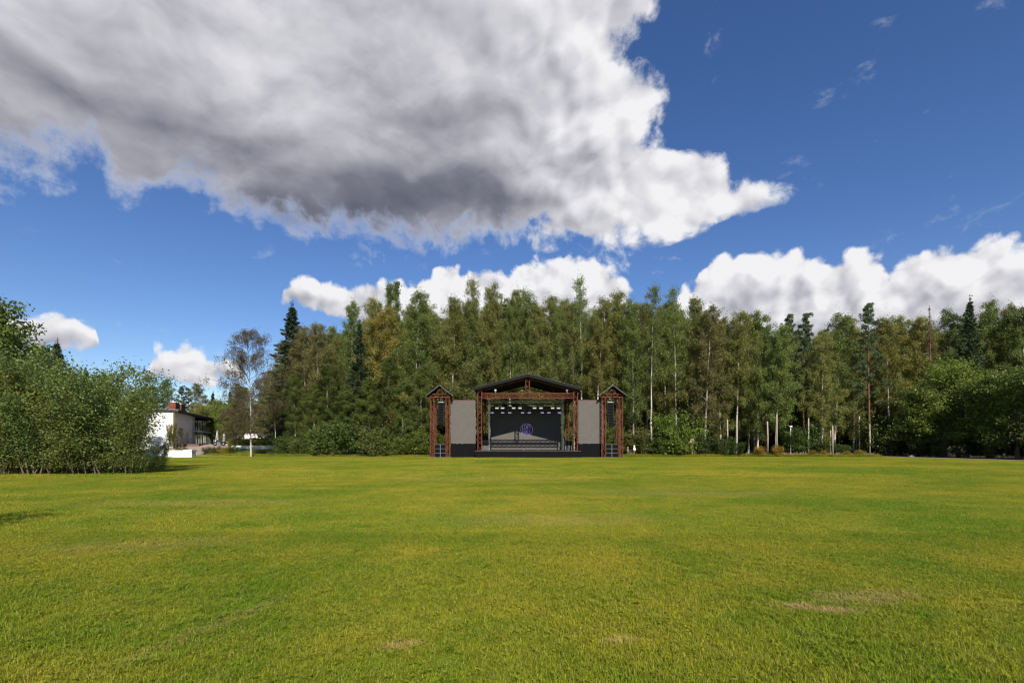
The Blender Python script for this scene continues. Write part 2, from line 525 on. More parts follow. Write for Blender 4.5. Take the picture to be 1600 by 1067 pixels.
m_floor, t = new_mat('woodland_floor')
p = t.n('ShaderNodeBsdfPrincipled')
pos = t.n('ShaderNodeNewGeometry').outputs['Position']
a = t.noise(pos, 0.5, 6, 0.6)
b = t.noise(pos, 4.0, 6, 0.65)
c = t.mix(t.rng(a, 0.40, 0.62), (0.050, 0.040, 0.022, 1), (0.050, 0.085, 0.018, 1))
t.put(p.inputs['Base Color'], t.mix(t.rng(b, 0.45, 0.7), c, (0.085, 0.065, 0.035, 1)))
p.inputs['Roughness'].default_value = 0.95
bp = t.n('ShaderNodeBump')
bp.inputs['Distance'].default_value = 0.08
t.put(bp.inputs['Height'], b)
t.put(p.inputs['Normal'], bp.outputs[0])
t.t.links.new(p.outputs[0], t.n('ShaderNodeOutputMaterial').inputs[0])

gx = [-3000, -1200, -500, -250, -150] + frange(-120, 120, 60) + [150, 250, 500, 1200, 3000]
gy = [-1500, -500, -200, -80] + frange(-40, 160, 50) + [200, 300, 600, 1500, 4500]
struct('ground', sheet('ground', gx, gy), m_floor)

m_lawn, t = new_mat('lawn_turf')
p = t.n('ShaderNodeBsdfPrincipled')
pos = t.n('ShaderNodeNewGeometry').outputs['Position']
f1 = t.noise(pos, 28.0, 5, 0.7)
f2 = t.noise(pos, 7.0, 5, 0.65)
hv = t.n('ShaderNodeHueSaturation')
t.put(hv.inputs['Color'], lawn_col(t))
t.put(hv.inputs['Value'], t.m('ADD', t.m('MULTIPLY', f1, 0.9), t.m('MULTIPLY_ADD', f2, 0.5, 0.2)))
t.put(p.inputs['Base Color'], hv.outputs[0])
p.inputs['Roughness'].default_value = 0.9
p.inputs['Specular IOR Level'].default_value = 0.15
bp = t.n('ShaderNodeBump')
bp.inputs['Distance'].default_value = 0.03
t.put(bp.inputs['Height'], t.m('ADD', f1, f2))
t.put(p.inputs['Normal'], bp.outputs[0])
t.t.links.new(p.outputs[0], t.n('ShaderNodeOutputMaterial').inputs[0])
def lawn_end(x):
    "far edge of the mown grass"
    return 73.6 + 0.5 * math.sin(x * 0.21) + 0.35 * math.sin(x * 0.57 + 1)
lx, ly = frange(-75, 56.4, 66), frange(-60, 74, 67)
def lawn_sheet():
    vs, fs = [], []
    for j, y in enumerate(ly):
        for x in lx:
            yy = lawn_end(x) if j == len(ly) - 1 else y
            h = 0.02 * (mnoise.noise((x * 0.13, y * 0.13, 1.3)) + 0.5 * mnoise.noise((x * 0.5, y * 0.5, 7.7)))
            vs.append((x, yy, ground_z(x, yy) + 0.03 + h))
    n = len(lx)
    for j in range(len(ly) - 1):
        for i in range(n - 1):
            fs.append((j * n + i, j * n + i + 1, (j + 1) * n + i + 1, (j + 1) * n + i))
    me = bpy.data.meshes.new('lawn')
    me.from_pydata(vs, [], fs)
    for q in me.polygons:
        q.use_smooth = True
    me.update()
    return me
struct('lawn', lawn_sheet(), m_lawn)
def lawn_z(x, y):
    return 0.03 + 0.02 * (mnoise.noise((x * 0.13, y * 0.13, 1.3)) + 0.5 * mnoise.noise((x * 0.5, y * 0.5, 7.7))) + ground_z(x, y)

# rough grass verge between the drive and the house
m_verge = surf('verge_grass', (0.085, 0.145, 0.018), 0.95, 0.1, var=0.4, scale=1.2, bump=0.05, bscale=14)
def verge_keep(x, y):
    return y > 74.4 and -58 + (y - 74) * 0.9 < x < -20
struct('verge', sheet('verge', frange(-62, -20, 42), frange(74.4, 84, 20), 0.02, verge_keep), m_verge)

# pale drive along the lawn and up to the house, asphalt path on the other side
m_drive = surf('drive_gravel', (0.32, 0.255, 0.215), 0.95, 0.2, var=0.25, scale=2.0, bump=0.01, bscale=60)
struct('driveway', sheet('driveway', frange(-76, -40, 36), frange(66.5, 98, 40), 0.045,
                         lambda x, y: (-62 + 0.75 * max(0, y - 76) * 0.6 < x < -49.5 + 0.05 * (y - 66)) if y < 76 else (-66 < x < -48.8)), m_drive)
struct('edge_path', sheet('edge_path', frange(-56, -18, 38), frange(73.4, 74.5, 2), 0.075), m_drive)
m_asph = surf('path_asphalt', (0.20, 0.185, 0.165), 0.9, 0.3, var=0.25, scale=1.5, bump=0.008, bscale=80)
struct('path', sheet('path', frange(56.2, 58.6, 3), frange(20, 84, 64), 0.05), m_asph)

# ------------------------------------------------------------------ grass blades
m_blade, t = new_mat('grass_blade')
gv = t.n('ShaderNodeAttribute', attribute_name='lv').outputs['Fac']
hv = t.n('ShaderNodeHueSaturation')
t.put(hv.inputs['Color'], lawn_col(t))
t.put(hv.inputs['Value'], t.m('MULTIPLY_ADD', gv, 1.35, 0.62))
t.put(hv.inputs['Hue'], t.m('MULTIPLY_ADD', gv, -0.03, 0.515))
straw = t.mix(t.m('MULTIPLY', t.rng(gv, 0.90, 0.97), 0.8), hv.outputs[0], (0.36, 0.29, 0.12, 1))
p = t.n('ShaderNodeBsdfPrincipled')
t.put(p.inputs['Base Color'], straw)
p.inputs['Roughness'].default_value = 0.55
p.inputs['Specular IOR Level'].default_value = 0.2
tr = t.n('ShaderNodeBsdfTranslucent')
t.put(tr.inputs['Color'], straw)
mx = t.n('ShaderNodeMixShader')
mx.inputs[0].default_value = 0.4
t.t.links.new(p.outputs[0], mx.inputs[1])
t.t.links.new(tr.outputs[0], mx.inputs[2])
t.t.links.new(mx.outputs[0], t.n('ShaderNodeOutputMaterial').inputs[0])

def quads_mesh(name, V, lv, tri=False):
    "V: (n, k, 3) corner points; one face each; lv: random value per face"
    n, k = V.shape[:2]
    me = bpy.data.meshes.new(name)
    me.vertices.add(n * k)
    me.vertices.foreach_set('co', V.reshape(-1).astype(np.float32))
    me.loops.add(n * k)
    me.loops.foreach_set('vertex_index', np.arange(n * k, dtype=np.int32))
    me.polygons.add(n)
    me.polygons.foreach_set('loop_start', np.arange(0, n * k, k, dtype=np.int32))
    me.polygons.foreach_set('loop_total', np.full(n, k, dtype=np.int32))
    a = me.attributes.new('lv', 'FLOAT', 'FACE')
    a.data.foreach_set('value', lv.astype(np.float32))
    me.update(calc_edges=True)
    me.validate()
    return me

def grass_patch(name, size, n, h0, h1, w, seed, weeds=0):
    rg = np.random.default_rng(seed)
    # little tufts: blades gather round random centres
    nc = max(4, n // 7)
    cen = rg.uniform(-size / 2, size / 2, (nc, 2))
    pick = rg.integers(0, nc, n)
    b = cen[pick] + rg.normal(0, 0.018 * (size / 0.5) ** 0.5, (n, 2))
    az = rg.uniform(0, 2 * np.pi, n)
    h = rg.uniform(h0, h1, n)
    lean = rg.uniform(0.15, 1.15, n) * h
    d = np.stack([np.cos(az), np.sin(az)], 1)
    s = np.stack([-d[:, 1], d[:, 0]], 1) * (w * rg.uniform(0.6, 1.3, n))[:, None] / 2
    base = np.concatenate([b, np.zeros((n, 1))], 1)
    mid = np.concatenate([b + d * (lean * 0.35)[:, None], (h * 0.62)[:, None]], 1)
    tip = np.concatenate([b + d * lean[:, None], (h * rg.uniform(0.75, 1.0, n))[:, None]], 1)
    s3 = np.concatenate([s, np.zeros((n, 1))], 1)
    q1 = np.stack([base - s3, base + s3, mid + s3 * 0.9, mid - s3 * 0.9], 1)
    q2 = np.stack([mid - s3 * 0.9, mid + s3 * 0.9, tip + s3 * 0.15, tip - s3 * 0.15], 1)
    lv = rg.beta(2, 2.2, n)
    lv[rg.random(n) < 0.09] = 0.98
    V, L = [q1, q2], [lv, lv]
    if weeds:
        c = np.concatenate([rg.uniform(-size / 2, size / 2, (weeds, 2)), rg.uniform(h0 * 0.7, h1 * 0.9, (weeds, 1))], 1)
        k = 4
        c = np.repeat(c, k, 0) + np.concatenate([rg.normal(0, 0.018, (weeds * k, 2)), rg.normal(0, 0.006, (weeds * k, 1))], 1)
        a2 = rg.uniform(0, 2 * np.pi, len(c))
        r = rg.uniform(0.008, 0.017, len(c))
        e1 = np.stack([np.cos(a2), np.sin(a2), rg.uniform(-0.5, 0.5, len(c))], 1) * r[:, None]
        e2 = np.stack([-np.sin(a2), np.cos(a2), rg.uniform(-0.5, 0.5, len(c))], 1) * (r * 0.7)[:, None]
        V.append(np.stack([c - e1, c - e2, c + e1, c + e2], 1))
        L.append(rg.uniform(0.15, 0.55, len(c)))
    me = quads_mesh(name, np.concatenate(V), np.concatenate(L))
    me.materials.append(m_blade)
    return me

def instance_field(name, coll, pts, rots, idxs, scl, label):
    "one object that strews the patches of coll over pts"
    me = bpy.data.meshes.new(name)
    me.from_pydata(pts, [], [])
    for nm, dat, ty in (('rz', rots, 'FLOAT'), ('pick', idxs, 'INT'), ('sc', scl, 'FLOAT')):
        at = me.attributes.new(nm, ty, 'POINT')
        at.data.foreach_set('value', dat)
    o = link(name, me)
    ng = bpy.data.node_groups.new(name, 'GeometryNodeTree')
    ng.interface.new_socket('Geometry', in_out='INPUT', socket_type='NodeSocketGeometry')
    ng.interface.new_socket('Geometry', in_out='OUTPUT', socket_type='NodeSocketGeometry')
    g = NT(ng)
    gi, go = g.n('NodeGroupInput'), g.n('NodeGroupOutput')
    ci = g.n('GeometryNodeCollectionInfo', transform_space='ORIGINAL')
    ci.inputs['Collection'].default_value = coll
    ci.inputs['Separate Children'].default_value = True
    ci.inputs['Reset Children'].default_value = True
    ip = g.n('GeometryNodeInstanceOnPoints')
    def attr(nm, ty):
        nd = g.n('GeometryNodeInputNamedAttribute', data_type=ty)
        nd.inputs['Name'].default_value = nm
        return nd.outputs['Attribute']
    ng.links.new(gi.outputs[0], ip.inputs['Points'])
    ng.links.new(ci.outputs[0], ip.inputs['Instance'])
    ip.inputs['Pick Instance'].default_value = True
    ng.links.new(attr('pick', 'INT'), ip.inputs['Instance Index'])
    ng.links.new(g.comb(0.0, 0.0, attr('rz', 'FLOAT')), ip.inputs['Rotation'])
    sc = attr('sc', 'FLOAT')
    ng.links.new(g.comb(1.0, 1.0, sc), ip.inputs['Scale'])
    ng.links.new(ip.outputs[0], go.inputs[0])
    md = o.modifiers.new('strew', 'NODES')
    md.node_group = ng
    o['kind'] = 'stuff'
    o['label'], o['category'] = label, 'grass'
    return o

gr = random.Random(11)
def make_field(name, size, n, h0, h1, w, y0, y1, seed, weeds, label, nvar=4, x_in=None):
    coll = bpy.data.collections.new(name + '_patches')
    for k in range(nvar):
        me = grass_patch(f'{name}_patch', size * 1.12, n, h0, h1, w, seed + k, weeds)
        coll.objects.link(bpy.data.objects.new(f'{name}_patch', me))
    pts, rots, idx, sc = [], [], [], []
    y = y0
    while y < y1:
        xm = 1.06 * (y + size) + 5.0
        x = -xm
        while x < min(xm, 56.3 - size * 0.5):
            px_, py_ = x + gr.uniform(-0.12, 0.12) * size, y + gr.uniform(-0.12, 0.12) * size
            if (x_in(px_, py_) if x_in else py_ < lawn_end(px_) - size * 0.4):
                pts.append((px_, py_, lawn_z(px_, py_) - 0.004))
                rots.append(gr.uniform(0, 2 * PI))
                idx.append(gr.randrange(nvar))
                sc.append(0.75 + 0.5 * max(0, min(1, 0.5 + 0.8 * mnoise.noise((px_ * 0.3, py_ * 0.3, 3.3)))))
            x += size
        y += size
    return instance_field(name, coll, pts, rots, idx, sc, label)
make_field('grass', 0.5, 3000, 0.020, 0.060, 0.0042, 1.5, 9.5, 100, 45, 'short mown grass with clover in the foreground of the lawn')
make_field('grass', 1.1, 4200, 0.018, 0.045, 0.0060, 9.5, 24.0, 200, 20, 'short mown grass across the middle of the lawn')
make_field('grass', 2.6, 6500, 0.020, 0.048, 0.0130, 24.0, 73.0, 300, 0, 'short mown grass at the far side of the lawn')

def rough_edge(x, y):
    "unmown fringe between the lawn and the wood, open in front of the stage and the drive"
    return -47 < x < 56 and not (-12.2 < x < 16.6 and y < 82) and 0.1 < y - lawn_end(x) + 0.6 * mnoise.noise((x * 0.7, 0, 4)) < (3.0 if x > 0 else 1.6)
make_field('tall_grass', 0.6, 420, 0.10, 0.42, 0.016, 72.6, 78.0, 400, 0, 'rough uncut grass along the foot of the wood', 4, rough_edge)

# ------------------------------------------------------------------ open-air stage
m_rust = surf('red_primer', (0.140, 0.043, 0.023), 0.7, 0.15, var=0.35, scale=2.5, col2=(0.085, 0.030, 0.018))
m_black = surf('black_cloth', (0.0075, 0.0075, 0.0085), 0.95, 0.08, var=0.3, scale=1.5, bump=0.01, bscale=5, stretch=(3, 3, 0.4))
m_roof = surf('dark_roof_sheet', (0.011, 0.012, 0.014), 0.75, 0.12, var=0.3, scale=1.2)
m_trim = surf('grey_trim', (0.16, 0.17, 0.18), 0.5, 0.5, var=0.2, scale=2)
m_edge = surf('roof_edge_metal', (0.06, 0.062, 0.066), 0.6, 0.3, var=0.2, scale=2)
m_edge2 = surf('tower_roof_edge', (0.10, 0.102, 0.108), 0.6, 0.3, var=0.2, scale=2)
m_deck = surf('stage_deck', (0.045, 0.043, 0.042), 0.7, 0.3, var=0.3, scale=2)
m_alu = surf('aluminium_truss', (0.62, 0.63, 0.65), 0.35, 0.5, metal=0.85, var=0.15, scale=4)
m_box = surf('speaker_black', (0.014, 0.014, 0.016), 0.6, 0.35, var=0.3, scale=3)
m_boxg = surf('case_grey', (0.085, 0.088, 0.095), 0.6, 0.35, var=0.2, scale=3)
m_lens = surf('lamp_white', (0.85, 0.85, 0.83), 0.35, 0.5, var=0.1, scale=8, emit=(1.0, 1.0, 0.94), estr=0.40)
m_lensv = surf('lamp_violet', (0.66, 0.62, 0.86), 0.35, 0.5, var=0.1, scale=8, emit=(0.55, 0.50, 0.95), estr=0.35)
m_conc = surf('concrete', (0.28, 0.26, 0.24), 0.9, 0.2, var=0.25, scale=3, bump=0.01)

def screen_mat(name):
    m, t = new_mat(name)
    p = t.n('ShaderNodeBsdfPrincipled')
    co = t.n('ShaderNodeTexCoord').outputs['Object']
    sp = t.n('ShaderNodeSeparateXYZ')
    t.t.links.new(co, sp.inputs[0])
    seam = 0.0
    fx = t.m('ABSOLUTE', t.m('SUBTRACT', t.m('FRACT', t.m('DIVIDE', sp.outputs[0], 0.5)), 0.5))
    fz = t.m('ABSOLUTE', t.m('SUBTRACT', t.m('FRACT', t.m('DIVIDE', sp.outputs[2], 0.5)), 0.5))
    seam = t.rng(t.m('MAXIMUM', fx, fz), 0.470, 0.495)
    # each module ages a little differently
    wn = t.n('ShaderNodeTexWhiteNoise')
    t.put(wn.inputs['Vector'], t.v('FLOOR', t.v('SCALE', co, sc=2.0)))
    tone = t.mix(wn.outputs['Value'], (0.108, 0.100, 0.092, 1), (0.116, 0.108, 0.099, 1))
    t.put(p.inputs['Base Color'], t.mix(t.m('MULTIPLY', seam, 0.35), tone, (0.07, 0.06, 0.055, 1)))
    p.inputs['Roughness'].default_value = 0.75
    p.inputs['Specular IOR Level'].default_value = 0.04
    t.t.links.new(p.outputs[0], t.n('ShaderNodeOutputMaterial').inputs[0])
    return m
m_led = screen_mat('led_panel')

SX, SY = 2.21, 68.0            # middle of the stage front
st = thing('stage', 'red lattice framed open-air stage with a dark gabled roof', 'stage', (SX, SY, 0))
HW, CW, DEP = 7.07, 0.62, 11.0
DZ = 0.98
# deck
MB().box(-HW - 0.35, HW + 0.35, -0.72, DEP + 0.6, DZ - 0.10, DZ).build('deck', m_deck, st)
MB().box(-HW - 0.33, HW + 0.33, -0.70, DEP + 0.58, -0.05, DZ - 0.10).build('skirt', m_black, st)
def frame(y, front):
    for s in (-1, 1):
        x = s * (HW - CW / 2)
        MB().truss((x, y, DZ + 0.02), (x, y, 9.62), CW, 0.72, 0.08, 0.04).build('truss_column', m_rust, st)
        MB().box(x - 0.42, x + 0.42, y - 0.42, y + 0.42, DZ, DZ + 0.03).build('base_plate', m_rust, st)
    MB().truss((-HW + CW, y, 8.73), (HW - CW, y, 8.73), 0.74, 0.74, 0.085, 0.045, d=0.74, cross=True).build('cross_beam', m_rust, st)
    MB().truss((0, y, 9.11), (0, y, 11.02), 0.62, 0.62).build('king_post', m_rust, st)
    for s in (-1, 1):
        MB().truss((s * (HW - 0.1), y, 9.50), (s * 0.33, y, 11.22), 0.46, 0.74, d=0.5).build('rafter', m_rust, st)
frame(0.32, True)
frame(DEP - 0.1, False)
# side girders tying front to back, purlins under the roof
for s in (-1, 1):
    x = s * (HW - CW / 2)
    b = MB()
    for dz in (8.40, 9.05):
        for dx in (-0.25, 0.25):
            b.bar((x + dx, 0.66, dz), (x + dx, DEP - 0.45, dz), 0.085)
    n = 14
    for i in range(n):
        y0, y1 = 0.66 + (DEP - 1.1) * i / n, 0.66 + (DEP - 1.1) * (i + 1) / n
        for dx in (-0.25, 0.25):
            b.bar((x + dx, y0, 8.40), (x + dx, y1, 9.05), 0.05)
            b.bar((x + dx, y0, 9.05), (x + dx, y1, 8.40), 0.05)
    b.build('side_girder', m_rust, st)
RH, RE, RW = 11.66, 9.70, 7.62
for k in range(1, 5):
    for s in (-1, 1):
        f = k / 5
        MB().bar((s * RW * f, -0.3, RH - (RH - RE) * f - 0.12), (s * RW * f, DEP + 0.9, RH - (RH - RE) * f - 0.12), 0.10, 0.14).build('purlin', m_roof, st)
for s in (-1, 1):
    rf = MB().prism([(0, RH), (s * RW, RE), (s * RW, RE - 0.06), (0, RH - 0.06)], -0.36, DEP + 1.1).build('roof_slope', m_roof, st)
    b = MB()
    for i in range(24):                                   # standing seams
        yy = -0.33 + i * (DEP + 1.4) / 23
        b.bar((s * 0.05, yy, RH - 0.01 + 0.015), (s * RW, yy, RE + 0.02), 0.03, 0.05)
    b.build('roof_seams', m_roof, rf)
    MB().prism([(0, RH + 0.03), (s * (RW + 0.03), RE + 0.03), (s * (RW + 0.03), RE - 0.34), (0, RH - 0.36)], -0.43, -0.365).build('barge_shade_board', m_roof, rf)  # dark board made deeper to stand in for a longer overhang's shaded underside
    MB().prism([(0, RH + 0.07), (s * (RW + 0.06), RE + 0.07), (s * (RW + 0.06), RE + 0.03), (0, RH + 0.03)], -0.46, -0.36).build('roof_edge', m_edge, rf)
MB().tube([(0, -0.44, RH + 0.03), (0, DEP + 1.1, RH + 0.03)], [0.09, 0.09], 8).build('ridge_cap', m_roof, st)
# two small floodlights on the cross beam
for x in (-4.55, 5.55):
    f = tag(MB().box(x - 0.13, x + 0.13, 0.15, 0.35, 9.40, 9.62).bar((x + 0.05, 0.25, 9.13), (x + 0.02, 0.25, 9.42), 0.05).build('floodlight', m_alu, None, (SX, SY, 0)),
            'small pale floodlight clamped above the %s half of the stage cross beam' % ('left' if x < 0 else 'right'), 'floodlight', 'floodlights on the stage beam')

# central screen with the emblem of the venue
ly_ = 77.0
sw, sz0, sz1 = 5.46, DZ + 0.06, 7.75
scr = thing('led_screen', 'large dark video screen with a round violet emblem at the back of the stage', 'screen', (2.19, ly_, 0))
MB().box(-sw, sw, 0, 0.18, sz0, sz1).build('panel', m_led, scr)
b = MB()
for s in (-1, 1):
    b.box(s * sw - (0.10 if s < 0 else 0.0), s * sw + (0.10 if s > 0 else 0.0), 0.01, 0.26, sz0, sz1)
b.box(-sw - 0.10, sw + 0.10, 0.02, 0.26, sz1 + 0.002, sz1 + 0.12).build('frame', m_box, scr)
m_logo = surf('emblem_light', (0.13, 0.12, 0.17), 0.75, 0.1, var=0.1, scale=3, emit=(0.42, 0.38, 0.72), estr=0.16)
m_logod = surf('emblem_disc', (0.06, 0.05, 0.10), 0.75, 0.1, var=0.1, scale=3, emit=(0.05, 0.03, 0.22), estr=0.04)
lx0, lz0, lr = 0.14, Z(671, ly_), 0.98
ring = MB()
n = 48
for k in range(n):
    a0, a1 = 2 * PI * k / n, 2 * PI * (k + 1) / n
    P = lambda r, a, y: (lx0 + r * math.cos(a), y, lz0 + r * math.sin(a))
    ring.add([P(lr, a0, -0.012), P(lr, a1, -0.012), P(lr - 0.07, a1, -0.012), P(lr - 0.07, a0, -0.012)], [(0, 1, 2, 3)])
emb = ring.build('emblem_ring', m_logo, scr)
dsk = MB()
dsk.add([(lx0 + (lr - 0.02) * math.cos(2 * PI * k / n), -0.006, lz0 + (lr - 0.02) * math.sin(2 * PI * k / n)) for k in range(n)], [tuple(range(n))])
dsk.build('emblem_disc', m_logod, scr)
def lettering(body, w, h, x, z, name):
    cu = bpy.data.curves.new(name, 'FONT')
    cu.body = body
    cu.align_x, cu.align_y = 'CENTER', 'CENTER'
    cu.resolution_u = 3
    cu.offset = 0.012
    tmp = bpy.data.objects.new(name, cu)
    COL.objects.link(tmp)
    bpy.context.view_layer.update()
    me = bpy.data.meshes.new_from_object(tmp.evaluated_get(bpy.context.evaluated_depsgraph_get()))
    bpy.data.objects.remove(tmp)
    vs = [v.co.copy() for v in me.vertices]
    x0, x1 = min(v.x for v in vs), max(v.x for v in vs)
    y0, y1 = min(v.y for v in vs), max(v.y for v in vs)
    for v, c in zip(me.vertices, vs):
        v.co = (x + ((c.x - x0) / (x1 - x0) - 0.5) * w, -0.018, z + ((c.y - y0) / (y1 - y0) - 0.5) * h)
    me.materials.clear()
    return link(name, me, m_logo, scr)
lettering('LOFT', 1.42, 0.70, lx0 - 0.0, lz0 + 0.39, 'lettering')
lettering('HALL', 1.42, 0.70, lx0 - 0.0, lz0 - 0.39, 'lettering')

# silver masts beside the screen
for s, nm in ((-1, 'left'), (1, 'right')):
    tag(MB().truss((0, 0, DZ + 0.004), (0, 0, 8.9), 0.24, 0.5, 0.045, 0.025).build('aluminium_mast', m_alu, None, (2.19 + s * 5.78, 76.3, 0)),
        'slim silver lattice mast at the %s edge of the dark stage screen' % nm, 'mast', 'masts beside the screen')

# flown lighting bar and its lamps
LBY = 75.3
bar_ = thing('lighting_bar', 'silver double tube lighting bar hanging under the stage roof', 'lighting bar', (2.3, LBY, 0))
for z in (8.66, 8.26):
    for y in (-0.19, 0.19):
        MB().tube([(-5.62, y, z), (5.62, y, z)], [0.04, 0.04], 8).build('tube', m_alu, bar_)
b = MB()
for i in range(22):
    x0, x1 = -5.6 + i * 0.51, -5.6 + (i + 1) * 0.51
    for y in (-0.19, 0.19):
        b.bar((x0, y, 8.26), (x1, y, 8.66), 0.022) if i % 2 else b.bar((x0, y, 8.66), (x1, y, 8.26), 0.022)
b.build('bracing', m_alu, bar_)['kind'] = 'stuff'
for x in (-3.7, -0.8, 0.9, 4.2):
    MB().bar((x, 0, 8.66), (x, 0, 10.4), 0.03).build('hanging_chain', m_alu, bar_)
for z in (7.76, 7.02):
    MB().tube([(-5.4, 0, z), (5.4, 0, z)], [0.03, 0.03], 6).build('lower_pipe', m_box, bar_)
for x in (-5.0, -1.7, 1.7, 5.0):
    MB().bar((x, 0, 7.02), (x, 0, 8.26), 0.03).build('dropper', m_box, bar_)
ordn = ['first', 'second', 'third', 'fourth', 'fifth', 'sixth', 'seventh', 'eighth']
for i, px in enumerate((776.5, 785.3, 802.5, 812.5, 835.2, 845.2, 863.4, 872.6)):
    t0 = thing('wash_light', '%s white wash light from the left in the upper lamp row' % ordn[i], 'stage light', (X(px, LBY), LBY - 0.05, 7.52), 0, 'white wash lights over the stage')
    MB().box(-0.26, 0.26, -0.06, 0.16, -0.11, 0.11).build('housing', m_box, t0)
    MB().box(-0.255, 0.255, -0.085, -0.062, -0.10, 0.10).build('lens', m_lens, t0)
    MB().bar((-0.29, 0.05, 0), (-0.29, 0.05, 0.2), 0.03).bar((0.29, 0.05, 0), (0.29, 0.05, 0.2), 0.03).bar((-0.29, 0.05, 0.2), (0.29, 0.05, 0.2), 0.03).build('yoke', m_alu, t0)
for i, px in enumerate((769, 785.5, 796.5, 816.5, 827, 847.2, 857.4, 874)):
    t0 = thing('batten_light', '%s violet tinted lamp from the left in the lower lamp row' % ordn[i], 'stage light', (X(px, LBY), LBY - 0.1, 6.80), 0, 'violet lamps over the stage')
    MB().box(-0.25, 0.25, -0.05, 0.14, -0.10, 0.10).build('housing', m_box, t0)
    for k in range(3):
        MB().box(-0.24 + k * 0.165, -0.09 + k * 0.165, -0.072, -0.052, -0.085, 0.085).build('lens', m_lensv, t0)
    MB().bar((0, 0.05, 0.10), (0, 0.09, 0.22), 0.05).build('clamp', m_box, t0)
for i, px in enumerate((793.5, 819.5, 828.2, 853.6)):
    t0 = thing('moving_head', '%s round moving head lamp from the left, between the white wash lights' % ordn[i], 'stage light', (X(px, LBY), LBY - 0.1, 7.29), 0, 'moving heads over the stage')
    MB().box(-0.17, 0.17, -0.13, 0.17, 0.30, 0.44).build('base', m_boxg, t0)
    for s in (-1, 1):
        MB().box(s * 0.20 - 0.03, s * 0.20 + 0.03, -0.07, 0.07, -0.05, 0.32).build('arm', m_box, t0)
    hd = MB().tube([(0, 0.16, 0.02), (0, 0.05, 0), (0, -0.16, -0.03)], [0.11, 0.165, 0.155], 14).build('head', m_box, t0)
    MB().tube([(0, -0.162, -0.03), (0, -0.175, -0.032)], [0.14, 0.13], 14).build('lens', m_trim, hd)

# speaker stacks standing on the deck
for s, cx, nm in ((-1, X(758.5, 72), 'left'), (1, X(888.5, 72), 'right')):
    lo = thing('flight_case', 'grey case standing on the stage deck at its %s side' % nm, 'case', (cx, 72, DZ), 0, 'grey cases on the stage deck')
    MB().box(-0.52, 0.52, -0.4, 0.4, 0.03, 0.70).build('body', m_boxg, lo)
    for x in (-0.525, 0.525):
        for y in (-0.405, 0.405):
            MB().bar((x, y, 0.0), (x, y, 0.715), 0.035).build('corner_edge', m_trim, lo)
    up = thing('side_fill_speaker', 'black loudspeaker on top of the grey case at the %s of the stage' % nm, 'speaker', (cx, 72, DZ + 0.718), 0, 'loudspeakers on the stage cases')
    MB().prism([(-0.5, 0), (0.5, 0), (0.46, 0.76), (-0.46, 0.76)], -0.36, 0.36).build('cabinet', m_box, up)
    MB().box(-0.42, 0.42, -0.385, -0.362, 0.06, 0.70).build('grille', m_black, up)

# flanking screens
for s, cx, nm in ((-1, -6.94, 'left'), (1, 11.155, 'right')):
    h = 1.755
    t0 = thing('side_screen', 'tall plain grey video screen above a black plinth %s of the stage' % nm, 'screen', (cx, 68.5, 0), 0, 'grey screens flanking the stage')
    MB().box(-h, h, 0, 0.16, 1.98, 8.12).build('panel', m_led, t0)
    MB().box(-h - 0.03, h + 0.03, -0.03, 0.22, 8.122, 8.22).build('top_rail', m_rust, t0)
    MB().box(-h, h, -0.12, 0.9, -0.05, 1.95).build('plinth', m_black, t0)
    b = MB()
    for x in (-h + 0.1, 0, h - 0.1):
        b.bar((x, 0.35, 0), (x, 0.35, 8.1), 0.09)
        b.bar((x, 0.35, 7.6), (x, 2.2, 0.1), 0.07)
    for z in (2.5, 4.5, 6.5, 8.0):
        b.bar((-h + 0.1, 0.35, z), (h - 0.1, 0.35, z), 0.07)
    b.build('back_frame', m_rust, t0)

